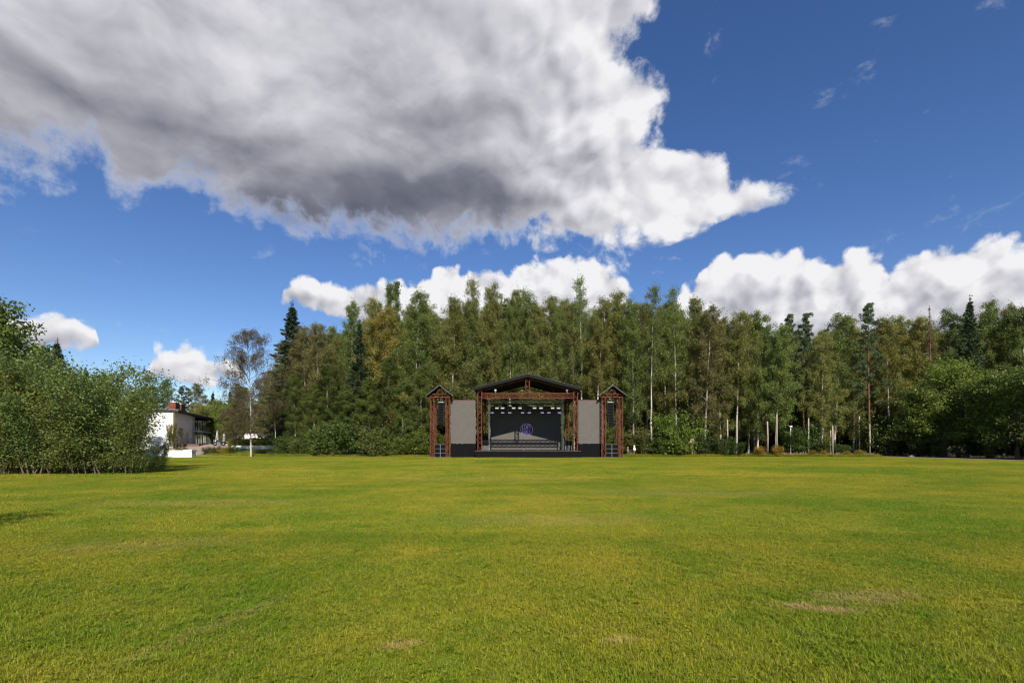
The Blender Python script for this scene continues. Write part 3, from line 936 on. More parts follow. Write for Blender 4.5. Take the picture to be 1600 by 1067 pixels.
# speaker towers
def tower(cx, nm, w):
    yw = 1.95
    t0 = thing('speaker_tower', 'red lattice speaker tower with a small gabled roof, %s of the stage' % nm, 'tower', (cx, 67.55, 0), 0, 'speaker towers')
    lw, hw = 0.60, w / 2
    for s in (-1, 1):
        for y in (0.3, yw):
            x = s * (hw - lw / 2)
            MB().truss((x, y, 0.07), (x, y, 8.42), lw, 0.83, 0.075, 0.038).build('truss_column', m_rust, t0)
        b = MB()
        for i in range(12):
            z0, z1 = 0.5 + i * 0.66, 0.5 + (i + 1) * 0.66
            x = s * (hw - 0.05)
            b.bar((x, 0.6, z0), (x, yw - 0.3, z1), 0.04)
        b.build('side_bracing', m_rust, t0)
    for y in (0.3, yw):
        MB().truss((-hw, y, 8.70), (hw, y, 8.70), 0.52, 0.5, 0.08, 0.045).build('top_beam', m_rust, t0)
        b = MB()
        for s in (-1, 1):
            b.bar((s * hw, y - 0.22, 8.98), (0, y - 0.22, 9.98), 0.08)
            b.bar((s * 0.55, y - 0.22, 8.98), (0, y - 0.22, 9.72), 0.06)
        b.bar((-0.5, y - 0.22, 9.45), (0.5, y - 0.22, 9.45), 0.06)
        b.build('gable_truss', m_rust, t0)
    for s in (-1, 1):
        rs = MB().prism([(0, 10.12), (s * (hw + 0.42), 8.66), (s * (hw + 0.42), 8.60), (0, 10.05)], -0.35, yw + 0.55).build('roof_slope', m_roof, t0)
        MB().prism([(0, 10.16), (s * (hw + 0.45), 8.69), (s * (hw + 0.45), 8.58), (0, 10.03)], -0.42, -0.352).build('roof_edge', m_edge2, rs)
    MB().box(-hw - 0.25, hw + 0.25, -0.15, yw + 0.45, -0.05, 0.065).build('footing', m_conc, t0)
    # flown line array
    la = thing('line_array', 'black flown speaker column inside the %s red tower' % nm, 'speaker', (cx + (0.05 if nm == 'left' else -0.12), 68.6, 0), 0, 'flown speaker columns')
    MB().box(-0.42, 0.42, -0.3, 0.3, 7.78, 7.86).build('bumper', m_alu, la)
    MB().bar((-0.2, 0, 7.86), (-0.05, 0, 8.5), 0.03).bar((0.2, 0, 7.86), (0.05, 0, 8.5), 0.03).build('chain', m_alu, la)
    cab = None
    for k in range(8):
        z = 7.74 - k * 0.395
        y = 0.012 * k * k
        b = MB().prism([(-0.43, -0.372), (0.43, -0.372), (0.43, 0), (-0.43, 0)], -0.28 - y, 0.25 - y)
        o = b.build('cabinet', m_box, la, (0, 0, z))
        MB().box(-0.38, 0.38, -0.302 - y, -0.282 - y, -0.345, -0.03).build('grille', m_black, o)
    # sub-bass cabinets between the legs
    for r in range(3):
        for c in range(2):
            wdt = (w - 2 * lw - 0.10) / 2
            x = cx + (c - 0.5) * (wdt + 0.03)
            row = ('bottom', 'middle', 'top')[r]
            sb = thing('subwoofer', '%s row black bass cabinet on the %s inside the %s tower' % (row, ('left', 'right')[c], nm), 'speaker', (x, 67.95, 0.068 + r * 0.605), 0, 'bass cabinets under the towers')
            MB().box(-wdt / 2, wdt / 2, 0, 0.9, 0, 0.585).build('cabinet', m_box, sb)
            MB().box(-wdt / 2 + 0.04, wdt / 2 - 0.04, -0.022, -0.002, 0.05, 0.535).build('grille', m_black, sb)
            MB().bar((-wdt / 2, -0.005, 0.585), (wdt / 2, -0.005, 0.585), 0.03).bar((wdt / 2 * (1 if c == 0 else -1), -0.005, 0), (wdt / 2 * (1 if c == 0 else -1), -0.005, 0.585), 0.03).build('metal_edge', m_trim, sb)
tower(X(687.3, 67.55), 'left', 2.80)
tower(X(957.0, 67.55), 'right', 2.98)

# ------------------------------------------------------------------ white house on the rise
m_white = surf('white_render', (0.78, 0.77, 0.76), 0.85, 0.2, var=0.08, scale=0.8)
m_grey = surf('grey_render', (0.50, 0.49, 0.50), 0.85, 0.2, var=0.1, scale=0.8)
m_bitu = surf('dark_fascia', (0.045, 0.040, 0.042), 0.7, 0.3, var=0.4, scale=1.5)
m_brick = surf('red_chimney', (0.20, 0.060, 0.036), 0.8, 0.2, var=0.3, scale=2)
m_glass = surf('dark_glass', (0.012, 0.013, 0.016), 0.08, 0.6, var=0.2, scale=0.7)
m_wood = surf('brown_wood', (0.20, 0.085, 0.048), 0.7, 0.3, var=0.3, scale=1.0, stretch=(1, 1, 8))
m_pave = surf('brown_paving', (0.17, 0.105, 0.085), 0.9, 0.2, var=0.25, scale=1.5)
m_post = surf('dark_post', (0.05, 0.047, 0.045), 0.5, 0.4, var=0.2)
m_canv = surf('shaded_canvas', (0.42, 0.42, 0.43), 0.9, 0.1, var=0.12, scale=3)  # white canvas, its colour darkened for the tree shade over the parasols

# local frame: origin at the near corner, x along the long side (away and a little left), y along the front (to the left)
HC = Vector((X(271, 85), 85.0, 0))
ux = Vector((-4.5, 12.0, 0)).normalized()
hrz = math.atan2(ux.y, ux.x)                 # local +x -> ux ; local +y points left
G = ground_z(HC.x, HC.y)
hs_ = thing('house', 'white two storey house with a flat roof beyond the left bushes', 'house', (HC.x, HC.y, G), hrz)
FL, S1, TOP = 0.75, 3.55, 6.35               # ground floor, upper floor, wall top above the ground there
LW, LT, WD_ = 12.5, 34.0, 11.0
MB().box(0, LW, 0.0, WD_, -0.6, TOP).build('wall', m_white, hs_)
MB().box(LW + 0.002, LW + 2.1, 0.04, 0.34, FL, TOP - 0.05).build('side_pier', m_grey, hs_)
# recessed long wing: dark glazed rooms behind a balcony
MB().box(LW + 0.004, LT, 1.9, WD_ - 0.05, -0.6, TOP - 0.02).build('rear_wall', m_glass, hs_)
for k in range(9):
    x = LW + 2.4 + k * 2.3
    for z0, z1 in ((FL + 0.05, S1 - 0.35), (S1 + 0.1, TOP - 0.2)):
        fr = MB().box(x, x + 2.2, 1.82, 1.898, z0, z1)
        pn = fr.build('window', m_post, hs_)
        MB().box(x + 0.08, x + 1.07, 1.79, 1.816, z0 + 0.08, z1 - 0.08).build('pane', m_glass, pn)
        MB().box(x + 1.13, x + 2.12, 1.79, 1.816, z0 + 0.08, z1 - 0.08).build('pane', m_glass, pn)
MB().box(LW + 0.006, LT, -0.5, 1.78, S1 - 0.34, S1).build('balcony_slab', m_grey, hs_)
MB().box(0.05, LW, -0.012, -0.001, S1 - 0.20, S1 - 0.14).build('floor_line', m_grey, hs_)
rl = MB()
for i in range(60):
    x = LW + 0.3 + i * 0.36
    rl.bar((x, -0.42, S1), (x, -0.42, S1 + 1.0), 0.025)
rl = rl.build('baluster', m_post, hs_)
rl['kind'] = 'stuff'
MB().bar((LW + 0.1, -0.42, S1 + 1.02), (LT, -0.42, S1 + 1.02), 0.06).build('handrail', m_post, hs_)
for k in range(6):
    x = LW + 3.2 + k * 4.0
    MB().box(x - 0.09, x + 0.09, -0.25, -0.07, FL, S1 - 0.342).build('post', m_grey, hs_)
    MB().box(x - 0.07, x + 0.07, -0.23, -0.09, S1 + 0.002, TOP + 0.02).build('post', m_post, hs_)
MB().box(LW + 2.3, LW + 4.6, -0.56, -0.502, S1 - 0.42, S1 + 0.08).build('sign_board', m_white, hs_)
MB().box(-0.25, LT + 0.5, -0.75, WD_ + 0.3, TOP + 0.04, TOP + 0.40).build('roof', m_bitu, hs_)
MB().box(-0.32, 0.6, -0.85, WD_ + 0.3, TOP + 0.402, TOP + 0.46).build('roof_coping', m_grey, hs_)
# two red chimneys
for x, y in ((1.6, 0.1), (5.6, 0.2)):
    ch = MB().box(x, x + 2.6, y, y + 1.0, TOP + 0.405, TOP + 1.85).build('chimney', m_brick, hs_)
    MB().box(x + 0.25, x + 2.62, y - 0.03, y - 0.002, TOP + 0.45, TOP + 1.75).build('chimney_face', m_bitu, ch)
    MB().tube([(x + 0.8, y + 0.5, TOP + 1.852), (x + 0.8, y + 0.5, TOP + 2.0), (x + 0.8, y + 0.5, TOP + 2.06)], [0.45, 0.42, 0.1], 12).build('cowl', m_white, ch)
# climbing plant on a dark downpipe at the corner
MB().tube([(-0.08, -0.10, 0), (-0.08, -0.10, TOP)], [0.13, 0.13], 8).build('downpipe', surf('olive_pipe', (0.14, 0.12, 0.05), 0.8, 0.2), hs_)
# terrace and steps
MB().box(2.0, LT, -3.4, 1.78, -0.8, FL - 0.002).build('terrace', m_pave, hs_)
for k in range(3):
    MB().box(2.0 + k * 0.9, LW + 3.0 - k * 0.2, -3.4 - 0.45 * (3 - k), -3.402, -0.8, FL * (k + 1) / 4 - 0.02 - 0.003 * k).build('step', m_wood, hs_)
MB().box(LW - 4.5, LW - 3.1, -0.05, -0.002, FL + 0.3, FL + 2.2).build('wall_board', m_grey, hs_)

def hpos(lx, ly, z=0.0):
    c, s = math.cos(hrz), math.sin(hrz)
    return (HC.x + lx * c - ly * s, HC.y + lx * s + ly * c, G + z)
# furled parasols on the terrace
for k, (px, Y) in enumerate(((339.3, 92.0), (350.3, 94.0))):
    u = thing('parasol', 'furled white parasol on the house terrace, %s the white birch' % ('farther from' if k == 0 else 'nearer to'), 'parasol', (X(px, Y), Y, G + FL - 0.05), 0, 'furled parasols on the terrace')
    MB().cyl((0, 0), 0.035, 0.03, 0, 2.75, 8).build('pole', m_post, u)
    MB().cyl((0, 0), 0.32, 0.30, 0, 0.10, 12).build('base', m_conc, u)
    cp = MB()
    pts, n = [(0.20, 0.75), (0.24, 1.1), (0.20, 1.6), (0.12, 2.2), (0.05, 2.7)], 12
    vs = [(r * (1 + 0.22 * (-1) ** i) * math.cos(2 * PI * i / n), r * (1 + 0.22 * (-1) ** i) * math.sin(2 * PI * i / n), z) for r, z in pts for i in range(n)]
    fs = [(a * n + i, a * n + (i + 1) % n, (a + 1) * n + (i + 1) % n, (a + 1) * n + i) for a in range(len(pts) - 1) for i in range(n)]
    cp.add(vs, fs, True).build('canopy', m_canv, u)
# motorcycle parked before the terrace
m_bike = surf('dark_bike_paint', (0.022, 0.022, 0.035), 0.35, 0.5, var=0.2)
m_tyre = surf('tyre', (0.02, 0.02, 0.02), 0.9, 0.2)
bY = 88.5
mc = thing('motorcycle', 'dark motorcycle parked in front of the house terrace', 'motorcycle', (X(342.5, bY), bY, ground_z(X(342.5, bY), bY) + 0.05), 0)
for x in (-0.78, 0.72):
    w_ = MB()
    n, vs, fs = 20, [], []
    for i in range(n):
        for j in range(6):
            a, b2 = 2 * PI * i / n, 2 * PI * j / 6
            r = 0.29 + 0.075 * math.cos(b2)
            vs.append((x + r * math.cos(a), 0.07 * math.sin(b2), 0.365 + r * math.sin(a)))
    fs = [(i * 6 + j, ((i + 1) % n) * 6 + j, ((i + 1) % n) * 6 + (j + 1) % 6, i * 6 + (j + 1) % 6) for i in range(n) for j in range(6)]
    wo = w_.add(vs, fs, True).build('wheel', m_tyre, mc)
    MB().tube([(x, -0.04, 0.365), (x, 0.04, 0.365)], [0.2, 0.2], 16).build('rim', m_trim, wo)
MB().tube([(-0.55, 0, 0.85), (-0.3, 0, 0.92), (0.0, 0, 0.9), (0.15, 0, 0.78)], [0.12, 0.19, 0.18, 0.1], 10).build('tank', m_bike, mc)
MB().tube([(0.1, 0, 0.80), (0.45, 0, 0.82), (0.85, 0, 0.98)], [0.13, 0.15, 0.07], 8).build('seat', m_tyre, mc)
MB().box(-0.35, 0.3, -0.16, 0.16, 0.32, 0.72).build('engine', m_trim, mc)
MB().tube([(-0.78, 0.0, 0.365), (-0.52, 0.0, 1.05)], [0.05, 0.04], 8).build('fork', m_alu, mc)
MB().tube([(-0.45, -0.36, 1.12), (-0.52, 0, 1.05), (-0.45, 0.36, 1.12)], [0.02, 0.02, 0.02], 6).build('handlebar', m_post, mc)
MB().prism([(-0.72, 1.0), (-0.66, 1.0), (-0.50, 1.48), (-0.53, 1.48)], -0.17, 0.17).build('windscreen', m_canv, mc)
MB().tube([(-0.62, 0, 0.95), (-0.74, 0, 0.95)], [0.11, 0.10], 12).build('headlight', m_lens, mc)
MB().box(0.70, 1.02, -0.19, 0.19, 0.84, 1.0).build('rear_box', m_canv, mc)

# white gate pillar and garden wall at the corner of the lawn
pY = 67.6
gp = thing('gate_pillar', 'white gate pillar with a flat cap at the end of the garden wall', 'pillar', (X(296.5, pY), pY, 0), R(8))
MB().box(-0.45, 0.45, -0.45, 0.75, -0.1, 1.02).build('post', m_white, gp)
MB().box(-0.55, 0.55, -0.55, 0.85, 1.022, 1.14).build('cap', m_white, gp)
MB().box(0.452, 0.50, -0.12, 0.05, 0.62, 0.80).build('lamp_box', m_post, gp)
gw = thing('garden_wall', 'low white garden wall running behind the left bushes', 'wall', (X(290, pY), pY + 0.15, 0), R(4))
MB().box(-9.0, -0.02, -0.12, 0.12, -0.1, 0.98).build('wall', m_white, gw)
MB().box(-9.0, -0.02, -0.17, 0.17, 0.982, 1.05).build('coping', m_white, gw)
# long white kerb wall below the hedge, hedge itself comes with the plants
kY = 84.0
kw = thing('retaining_wall', 'low long white retaining wall below the clipped hedge', 'wall', (X(400, kY), kY, ground_z(X(400, kY), kY)), R(-3))
MB().box(-4.4, 4.4, -0.12, 0.12, -0.4, 0.58).build('wall', m_white, kw)
MB().box(-4.45, 4.45, -0.17, 0.17, 0.582, 0.64).build('coping', m_conc, kw)
# white van far behind the hedge
vY = 100.0
m_van = surf('white_paint', (0.80, 0.80, 0.80), 0.3, 0.5, var=0.05)
vn = thing('white_van', 'white van glimpsed behind the hedge and the white birch', 'van', (X(403, vY), vY, ground_z(X(403, vY), vY)), 0)
body = [(-2.3, 0.45), (2.3, 0.45), (2.3, 1.2), (1.7, 1.35), (1.1, 2.15), (-2.2, 2.2), (-2.3, 2.1)]
vb = MB().prism(body, -0.95, 0.95).build('body', m_van, vn)
MB().prism([(1.05, 1.45), (1.5, 1.42), (1.02, 2.02), (0.45, 2.05), (0.45, 1.45)], -0.962, -0.952).build('side_window', m_glass, vn)
for x in (-1.5, 1.45):
    wo = MB().tube([(x, -0.98, 0.36), (x, -0.74, 0.36)], [0.36, 0.36], 18).build('wheel', m_tyre, vn)
    MB().tube([(x, -0.995, 0.36), (x, -0.982, 0.36)], [0.2, 0.2], 14).build('rim', m_trim, wo)
# dark garden shed by the drive
sY = 86.0
sx = X(428, sY)
sh = thing('timber_shed', 'low dark brown timber box beside the clipped hedge', 'shed', (sx, sY, ground_z(sx, sY)), 0)
m_dwood = surf('dark_timber', (0.055, 0.038, 0.026), 0.85, 0.2, var=0.4, scale=2, stretch=(1, 1, 6))
for i in range(9):
    MB().box(-1.15 + i * 0.255, -1.15 + i * 0.255 + 0.235, -0.06 + 0.01 * (i % 2), 0.0, 0.02, 1.35).build('plank', m_dwood, sh)
MB().box(-1.14, 1.12, 0.002, 1.4, 0.02, 1.33).build('body', m_dwood, sh)
MB().box(-1.25, 1.25, -0.16, 1.5, 1.352, 1.42).build('lid', m_dwood, sh)

# ------------------------------------------------------------------ trees
def bark_mat(name, base, dark, mark=0.0, scale=2.5):
    m, t = new_mat(name)
    p = t.n('ShaderNodeBsdfPrincipled')
    co = t.n('ShaderNodeTexCoord').outputs['Object']
    th = t.n('ShaderNodeAttribute', attribute_name='thick').outputs['Fac']
    n1 = t.noise(t.v('MULTIPLY', co, (1.2, 1.2, 0.35)), scale, 5, 0.6)
    c = t.mix(t.rng(n1, 0.35, 0.68), (*base, 1), (*[b * 0.62 + d * 0.38 for b, d in zip(base, dark)], 1))
    if mark:
        n2 = t.noise(t.v('MULTIPLY', co, (1.5, 1.5, 6.5)), 1.3, 4, 0.65)
        c = t.mix(t.m('MULTIPLY', t.rng(n2, 0.56, 0.64), mark), c, (*dark, 1))
    c = t.mix(t.rng(th, 0.02, 0.075), (*dark, 1), c)
    t.put(p.inputs['Base Color'], c)
    p.inputs['Roughness'].default_value = 0.85
    p.inputs['Specular IOR Level'].default_value = 0.2
    bp = t.n('ShaderNodeBump')
    bp.inputs['Distance'].default_value = 0.03
    t.put(bp.inputs['Height'], n1)
    t.put(p.inputs['Normal'], bp.outputs[0])
    t.t.links.new(p.outputs[0], t.n('ShaderNodeOutputMaterial').inputs[0])
    return m
m_birch = bark_mat('birch_bark', (0.46, 0.42, 0.37), (0.055, 0.045, 0.035), 0.9)
m_bark = bark_mat('grey_brown_bark', (0.17, 0.13, 0.10), (0.06, 0.045, 0.035))
m_pbark = bark_mat('pine_bark', (0.15, 0.078, 0.046), (0.07, 0.048, 0.036))
m_sbark = bark_mat('spruce_bark', (0.14, 0.10, 0.075), (0.07, 0.05, 0.04))
m_tanbark = bark_mat('young_birch_bark', (0.30, 0.24, 0.17), (0.07, 0.055, 0.04), 0.5)
m_leaf = leaf_mat('leaves', 0.42, 0.30, 0.45, 0.42)
m_leafn = leaf_mat('near_leaves', 0.38, 0.32, 0.45, 0.45)
m_needle = leaf_mat('needles', 0.15, 0.2, 0.6, 0.40)

class Tree:
    "limbs as tapering tubes, foliage as many small leaf faces"
    def __init__(s, seed):
        s.r = random.Random(seed)
        s.g = np.random.default_rng(seed)
        s.v, s.f, s.th = [], [], []
        s.C, s.D, s.S, s.A = [], [], [], []
    def limb(s, pts, rads, n):
        o = len(s.v)
        m = len(pts)
        for i, p in enumerate(pts):
            a, b = pts[max(i - 1, 0)], pts[min(i + 1, m - 1)]
            d = (b - a)
            d = d / (np.linalg.norm(d) + 1e-9)
            up = np.array((0, 1, 0.0)) if abs(d[1]) < 0.9 else np.array((1.0, 0, 0))
            u = np.cross(d, up)
            u /= np.linalg.norm(u)
            w = np.cross(d, u)
            for k in range(n):
                q = p + (u * math.cos(2 * PI * k / n) + w * math.sin(2 * PI * k / n)) * rads[i]
                s.v.append(tuple(q))
                s.th.append(rads[i])
        for i in range(m - 1):
            for k in range(n):
                a, b = o + i * n + k, o + i * n + (k + 1) % n
                s.f.append((a, b, b + n, a + n))
    def leaves(s, C, size, aspect=0.6, D=None):
        "C: (n,3) centres; D: optional long-axis directions"
        n = len(C)
        if n == 0:
            return
        s.C.append(C)
        s.S.append(np.broadcast_to(size, n) * s.g.uniform(0.7, 1.3, n))
        s.A.append(np.full(n, aspect))
        if D is None:
            D = s.g.normal(0, 1, (n, 3))
        s.D.append(D / (np.linalg.norm(D, axis=1, keepdims=True) + 1e-9))
    def curve(s, p0, az, up, length, n=5, droop=0.0, wob=0.06, lift=0.0):
        "a branch: starts at p0 heading az, rising by up (radians), sagging or lifting along its length"
        pts = [np.array(p0, float)]
        el = up
        for i in range(n):
            a2 = az + s.r.gauss(0, wob)
            az = a2
            d = np.array((math.cos(el) * math.cos(a2), math.cos(el) * math.sin(a2), math.sin(el)))
            pts.append(pts[-1] + d * length / n)
            el += (-droop + lift) / n + s.r.gauss(0, wob)
        return pts
    def finish(s, name, bark, leaf, crown_name='crown'):
        me = bpy.data.meshes.new(name + '_trunk')
        me.from_pydata(s.v, [], s.f)
        at = me.attributes.new('thick', 'FLOAT', 'POINT')
        at.data.foreach_set('value', s.th)
        me.polygons.foreach_set('use_smooth', [True] * len(s.f))
        me.update()
        me.materials.append(bark)
        C, D, S, A = np.concatenate(s.C), np.concatenate(s.D), np.concatenate(s.S), np.concatenate(s.A)
        n = len(C)
        e = s.g.normal(0, 1, (n, 3))
        e -= (e * D).sum(1, keepdims=True) * D
        e /= np.linalg.norm(e, axis=1, keepdims=True) + 1e-9
        a, b = D * S[:, None] * 0.5, e * (S * A)[:, None] * 0.5
        V = np.stack([C - a, C - b - a * 0.1, C + a, C + b - a * 0.1], 1)
        cm = quads_mesh(name + '_crown', V, s.g.beta(2, 2, n))
        cm.materials.append(leaf)
        return me, cm, float(max(q[2] for q in s.v))

def trunk_pts(T, H, n=14, lean=0.25, wob=0.10):
    x = y = 0.0
    az = T.r.uniform(0, 2 * PI)
    pts = []
    ph, ph2 = T.r.uniform(0, 6), T.r.uniform(0, 6)
    for i in range(n + 1):
        t = i / n
        pts.append(np.array((lean * math.cos(az) * t * t * 2 + wob * math.sin(3 * t + ph) * t * 2 + T.r.gauss(0, 0.03), lean * math.sin(az) * t * t * 2 + wob * math.cos(4 * t + ph2) * t * 2 + T.r.gauss(0, 0.03), H * t)))
    return pts
def along(pts, t):
    f = t * (len(pts) - 1)
    i = min(int(f), len(pts) - 2)
    return pts[i] * (1 - (f - i)) + pts[i + 1] * (f - i)

def birch(seed, H=24.0, base=0.30, spread=2.6, nb=46, leaf=0.21, dens=1.0, hang=1.1, twigs=8):
    T = Tree(seed)
    tp = trunk_pts(T, H)
    r0 = 0.0060 * H
    T.limb(tp, [r0 * (1.25 if i == 0 else 1) * (1 - 0.93 * (i / 14) ** 0.9) + 0.012 for i in range(15)], 8)
    for b in range(nb):
        t = base + (0.985 - base) * ((b + T.r.random()) / nb) ** 0.9
        p = along(tp, t)
        u_ = (t - base) / (1 - base)
        prof = min(1.0, (u_ + 0.10) / 0.30) ** 0.6 * (1.0 - u_ ** 1.7) ** 0.8
        L = spread * (0.22 + 0.95 * prof) * T.r.uniform(0.5, 1.2)
        az = b * 2.4 + T.r.uniform(-0.5, 0.5)
        br = T.curve(p, az, R(T.r.uniform(35, 62)), L, 5, droop=R(T.r.uniform(30, 80)))
        rb = 0.018 + 0.045 * (1 - t) * (L / spread)
        T.limb(br, [rb * (1 - 0.16 * i) for i in range(6)], 4)
        for k in range(twigs):
            q = along(br, T.r.uniform(0.25, 1.0))
            ln = hang * T.r.uniform(0.35, 1.2) * (0.5 + 0.6 * prof)
            m = int(42 * dens * T.r.uniform(0.6, 1.3) * (0.4 + ln))
            ta = T.r.uniform(0, 2 * PI)
            s_ = T.g.random(m)
            out = np.array((math.cos(ta), math.sin(ta), 0)) * T.r.uniform(0.15, 0.6)
            C = q + out * s_[:, None] ** 0.7 + np.outer(-ln * s_ ** 1.3 + 0.25 * s_, (0, 0, 1)) + T.g.normal(0, 0.19, (m, 3)) * (1, 1, 1.3)
            T.leaves(C, leaf, 0.62)
    m = int(70 * dens)
    T.leaves(tp[-1] + T.g.normal(0, 1, (m, 3)) * (0.28, 0.28, 0.6), leaf * 0.9)
    return T.finish('birch', m_birch, m_leaf)

def aspen(seed, H=25.0):
    T = Tree(seed)
    tp = trunk_pts(T, H, lean=0.15)
    T.limb(tp, [0.20 * (1 - 0.93 * i / 14) + 0.012 for i in range(15)], 8)
    for b in range(52):
        t = 0.38 + 0.61 * (b + T.r.random()) / 52
        p = along(tp, t)
        if T.r.random() < 0.2:
            continue
        L = 2.3 * (1.12 - t) ** 0.75 * T.r.uniform(0.35, 1.3) + 0.15
        br = T.curve(p, b * 2.4, R(T.r.uniform(50, 75)), L, 4, droop=R(10))
        T.limb(br, [0.03 * (1 - 0.2 * i) for i in range(5)], 4)
        for k in range(6):
            q = along(br, T.r.uniform(0.3, 1))
            m = 26
            T.leaves(q + T.g.normal(0, 0.24, (m, 3)), 0.21, 0.75)
    return T.finish('aspen', m_bark, m_leaf)

def spruce(seed, H=22.0, width=0.15, low=0.04, dens=1.0, dead=False):
    T = Tree(seed)
    tp = trunk_pts(T, H, lean=0.05, wob=0.03)
    T.limb(tp, [0.012 * H * (1 - 0.96 * i / 14) + 0.01 for i in range(15)], 8)
    z, k = H * low, 0
    while z < H * 0.985:
        t = z / H
        L0 = width * H * (1 - t) ** 0.82 + 0.15
        nbr = 5 if t < 0.8 else 4
        for b in range(nbr):
            az = k * 0.9 + b * 2 * PI / nbr + T.r.gauss(0, 0.2)
            L = L0 * T.r.uniform(0.62, 1.12)
            if dead and T.r.random() < 0.4:
                continue
            br = T.curve(along(tp, t), az, R(10 if t < 0.75 else 35), L, 5, droop=R(T.r.uniform(35, 60)) * (1 - t * 0.7), lift=R(22), wob=0.05)
            T.limb(br, [(0.015 + 0.016 * L) * (1 - 0.18 * i) for i in range(6)], 3)
            m = int((15 + 32 * L) * dens)
            s_ = T.g.random(m) ** 0.75
            P = np.array([along(br, float(q)) for q in s_])
            side = np.array((-math.sin(az), math.cos(az), 0))
            fwd = np.array((math.cos(az), math.sin(az), 0))
            w = T.g.uniform(-1, 1, m)
            wid = 0.30 * L * (1.1 - s_) + 0.12
            C = P + side * (w * wid)[:, None] + np.outer(-np.abs(w) * wid * 0.35 - T.g.random(m) * 0.16, (0, 0, 1))
            D = fwd * 0.8 + side * np.sign(w)[:, None] * 0.7 + T.g.normal(0, 0.25, (m, 3)) + np.array((0, 0, -0.35))
            T.leaves(C, 0.36 if not dead else 0.30, 0.36 if not dead else 0.16, D)
        z += 0.36 + 0.25 * (1 - t) * H / 22
        k += 1
    T.leaves(tp[-1] + T.g.normal(0, 1, (30, 3)) * (0.08, 0.08, 0.3), 0.28, 0.4)
    return T.finish('spruce', m_sbark, m_needle)

def pine(seed, H=23.0, base=0.34):
    T = Tree(seed)
    tp = trunk_pts(T, H, lean=0.3)
    T.limb(tp, [0.17 * (1 - 0.9 * i / 14) + 0.015 for i in range(15)], 8)
    for b in range(46):
        t = base + (0.985 - base) * (b + T.r.random()) / 46
        p = along(tp, t)
        u = (t - base) / (1 - base)
        L = 2.9 * (0.55 + 0.6 * math.sin(PI * min(1, u * 0.9 + 0.18))) * T.r.uniform(0.6, 1.1) * (1.1 - 0.62 * u)
        br = T.curve(p, b * 2.4 + T.r.uniform(-.4, .4), R(T.r.uniform(0, 25) + 25 * u), L, 5, droop=R(-12))
        T.limb(br, [0.055 * (1 - 0.16 * i) for i in range(6)], 4)
        for k in range(8):
            q = along(br, T.r.uniform(0.35, 1.0)) + T.g.normal(0, 0.22, 3) * (1, 1, 0.4)
            m = 30
            D = T.g.normal(0, 1, (m, 3)) + np.array((0, 0, 0.6))
            D /= np.linalg.norm(D, axis=1, keepdims=True)
            T.leaves(q + D * 0.22, 0.34, 0.22, D)
    return T.finish('pine', m_pbark, m_needle)

def broadleaf(seed, H=14.0, spread=5.0, base=0.12, nb=40, leaf=0.26, clumps=7, per=42, mat=None, bark=None):
    T = Tree(seed)
    tp = trunk_pts(T, H * 0.82, lean=0.5, wob=0.2)
    T.limb(tp, [0.018 * H * (1 - 0.9 * i / 14) + 0.02 for i in range(15)], 8)
    for b in range(nb):
        t = base + (0.97 - base) * (b + T.r.random()) / nb
        p = along(tp, t)
        u = (t - base) / (1 - base)
        L = spread * (0.45 + 0.65 * math.sin(PI * min(1, u * 0.8 + 0.2))) * T.r.uniform(0.55, 1.1)
        br = T.curve(p, b * 2.4 + T.r.uniform(-.5, .5), R(T.r.uniform(8, 40) + 35 * u), L, 5, droop=R(T.r.uniform(0, 30)))
        T.limb(br, [(0.03 + 0.05 * (1 - u)) * (1 - 0.16 * i) for i in range(6)], 4)
        for k in range(clumps):
            q = along(br, T.r.uniform(0.3, 1.05 if False else 1.0))
            m = int(per * T.r.uniform(0.6, 1.4))
            C = q + T.g.normal(0, 1, (m, 3)) * (0.55, 0.55, 0.34)
            T.leaves(C, leaf, 0.75)
    return T.finish('broadleaf', bark or m_bark, mat or m_leaf)

def shrub(seed, H=3.2, spread=1.6, stems=7, leaf=0.17, per=30, twigs=7, mat=None, bark=None, low=0.1, aspect=0.7, up=70):
    T = Tree(seed)
    for s_ in range(stems):
        az = s_ * 2.4 + T.r.uniform(-.4, .4)
        L = H * T.r.uniform(0.72, 1.02)
        el = R(T.r.uniform(up - 12, 88))
        rad = T.r.uniform(0.0, 0.35) * spread
        br = T.curve((rad * math.cos(az), rad * math.sin(az), 0), az, el, L / max(0.75, math.sin(el)), 7, droop=R(T.r.uniform(-5, 22)), wob=0.07)
        T.limb(br, [(0.0052 * H + 0.008) * (1 - 0.12 * i) for i in range(8)], 5)
        for k in range(twigs * 2):
            t = low + (1 - low) * (k + T.r.random()) / (twigs * 2)
            q0 = along(br, t)
            tl = spread * 0.62 * (1.15 - 0.75 * t) * T.r.uniform(0.5, 1.2)
            tw = T.curve(q0, az + T.r.uniform(-1.9, 1.9), R(T.r.uniform(5, 55)), tl, 3, droop=R(20))
            T.limb(tw, [0.014, 0.010, 0.007, 0.004], 3)
            for q_ in range(3):
                q = along(tw, T.r.uniform(0.3, 1.0))
                m = int(per * T.r.uniform(0.5, 1.3) / 3 * 1.6)
                T.leaves(q + T.g.normal(0, 1, (m, 3)) * (0.20, 0.20, 0.16) * (spread / 1.6) ** 0.5, leaf, aspect)
        T.leaves(br[-1] + T.g.normal(0, 1, (10, 3)) * (0.07, 0.07, 0.22), leaf, aspect)
    return T.finish('shrub', bark or m_bark, mat or m_leaf)

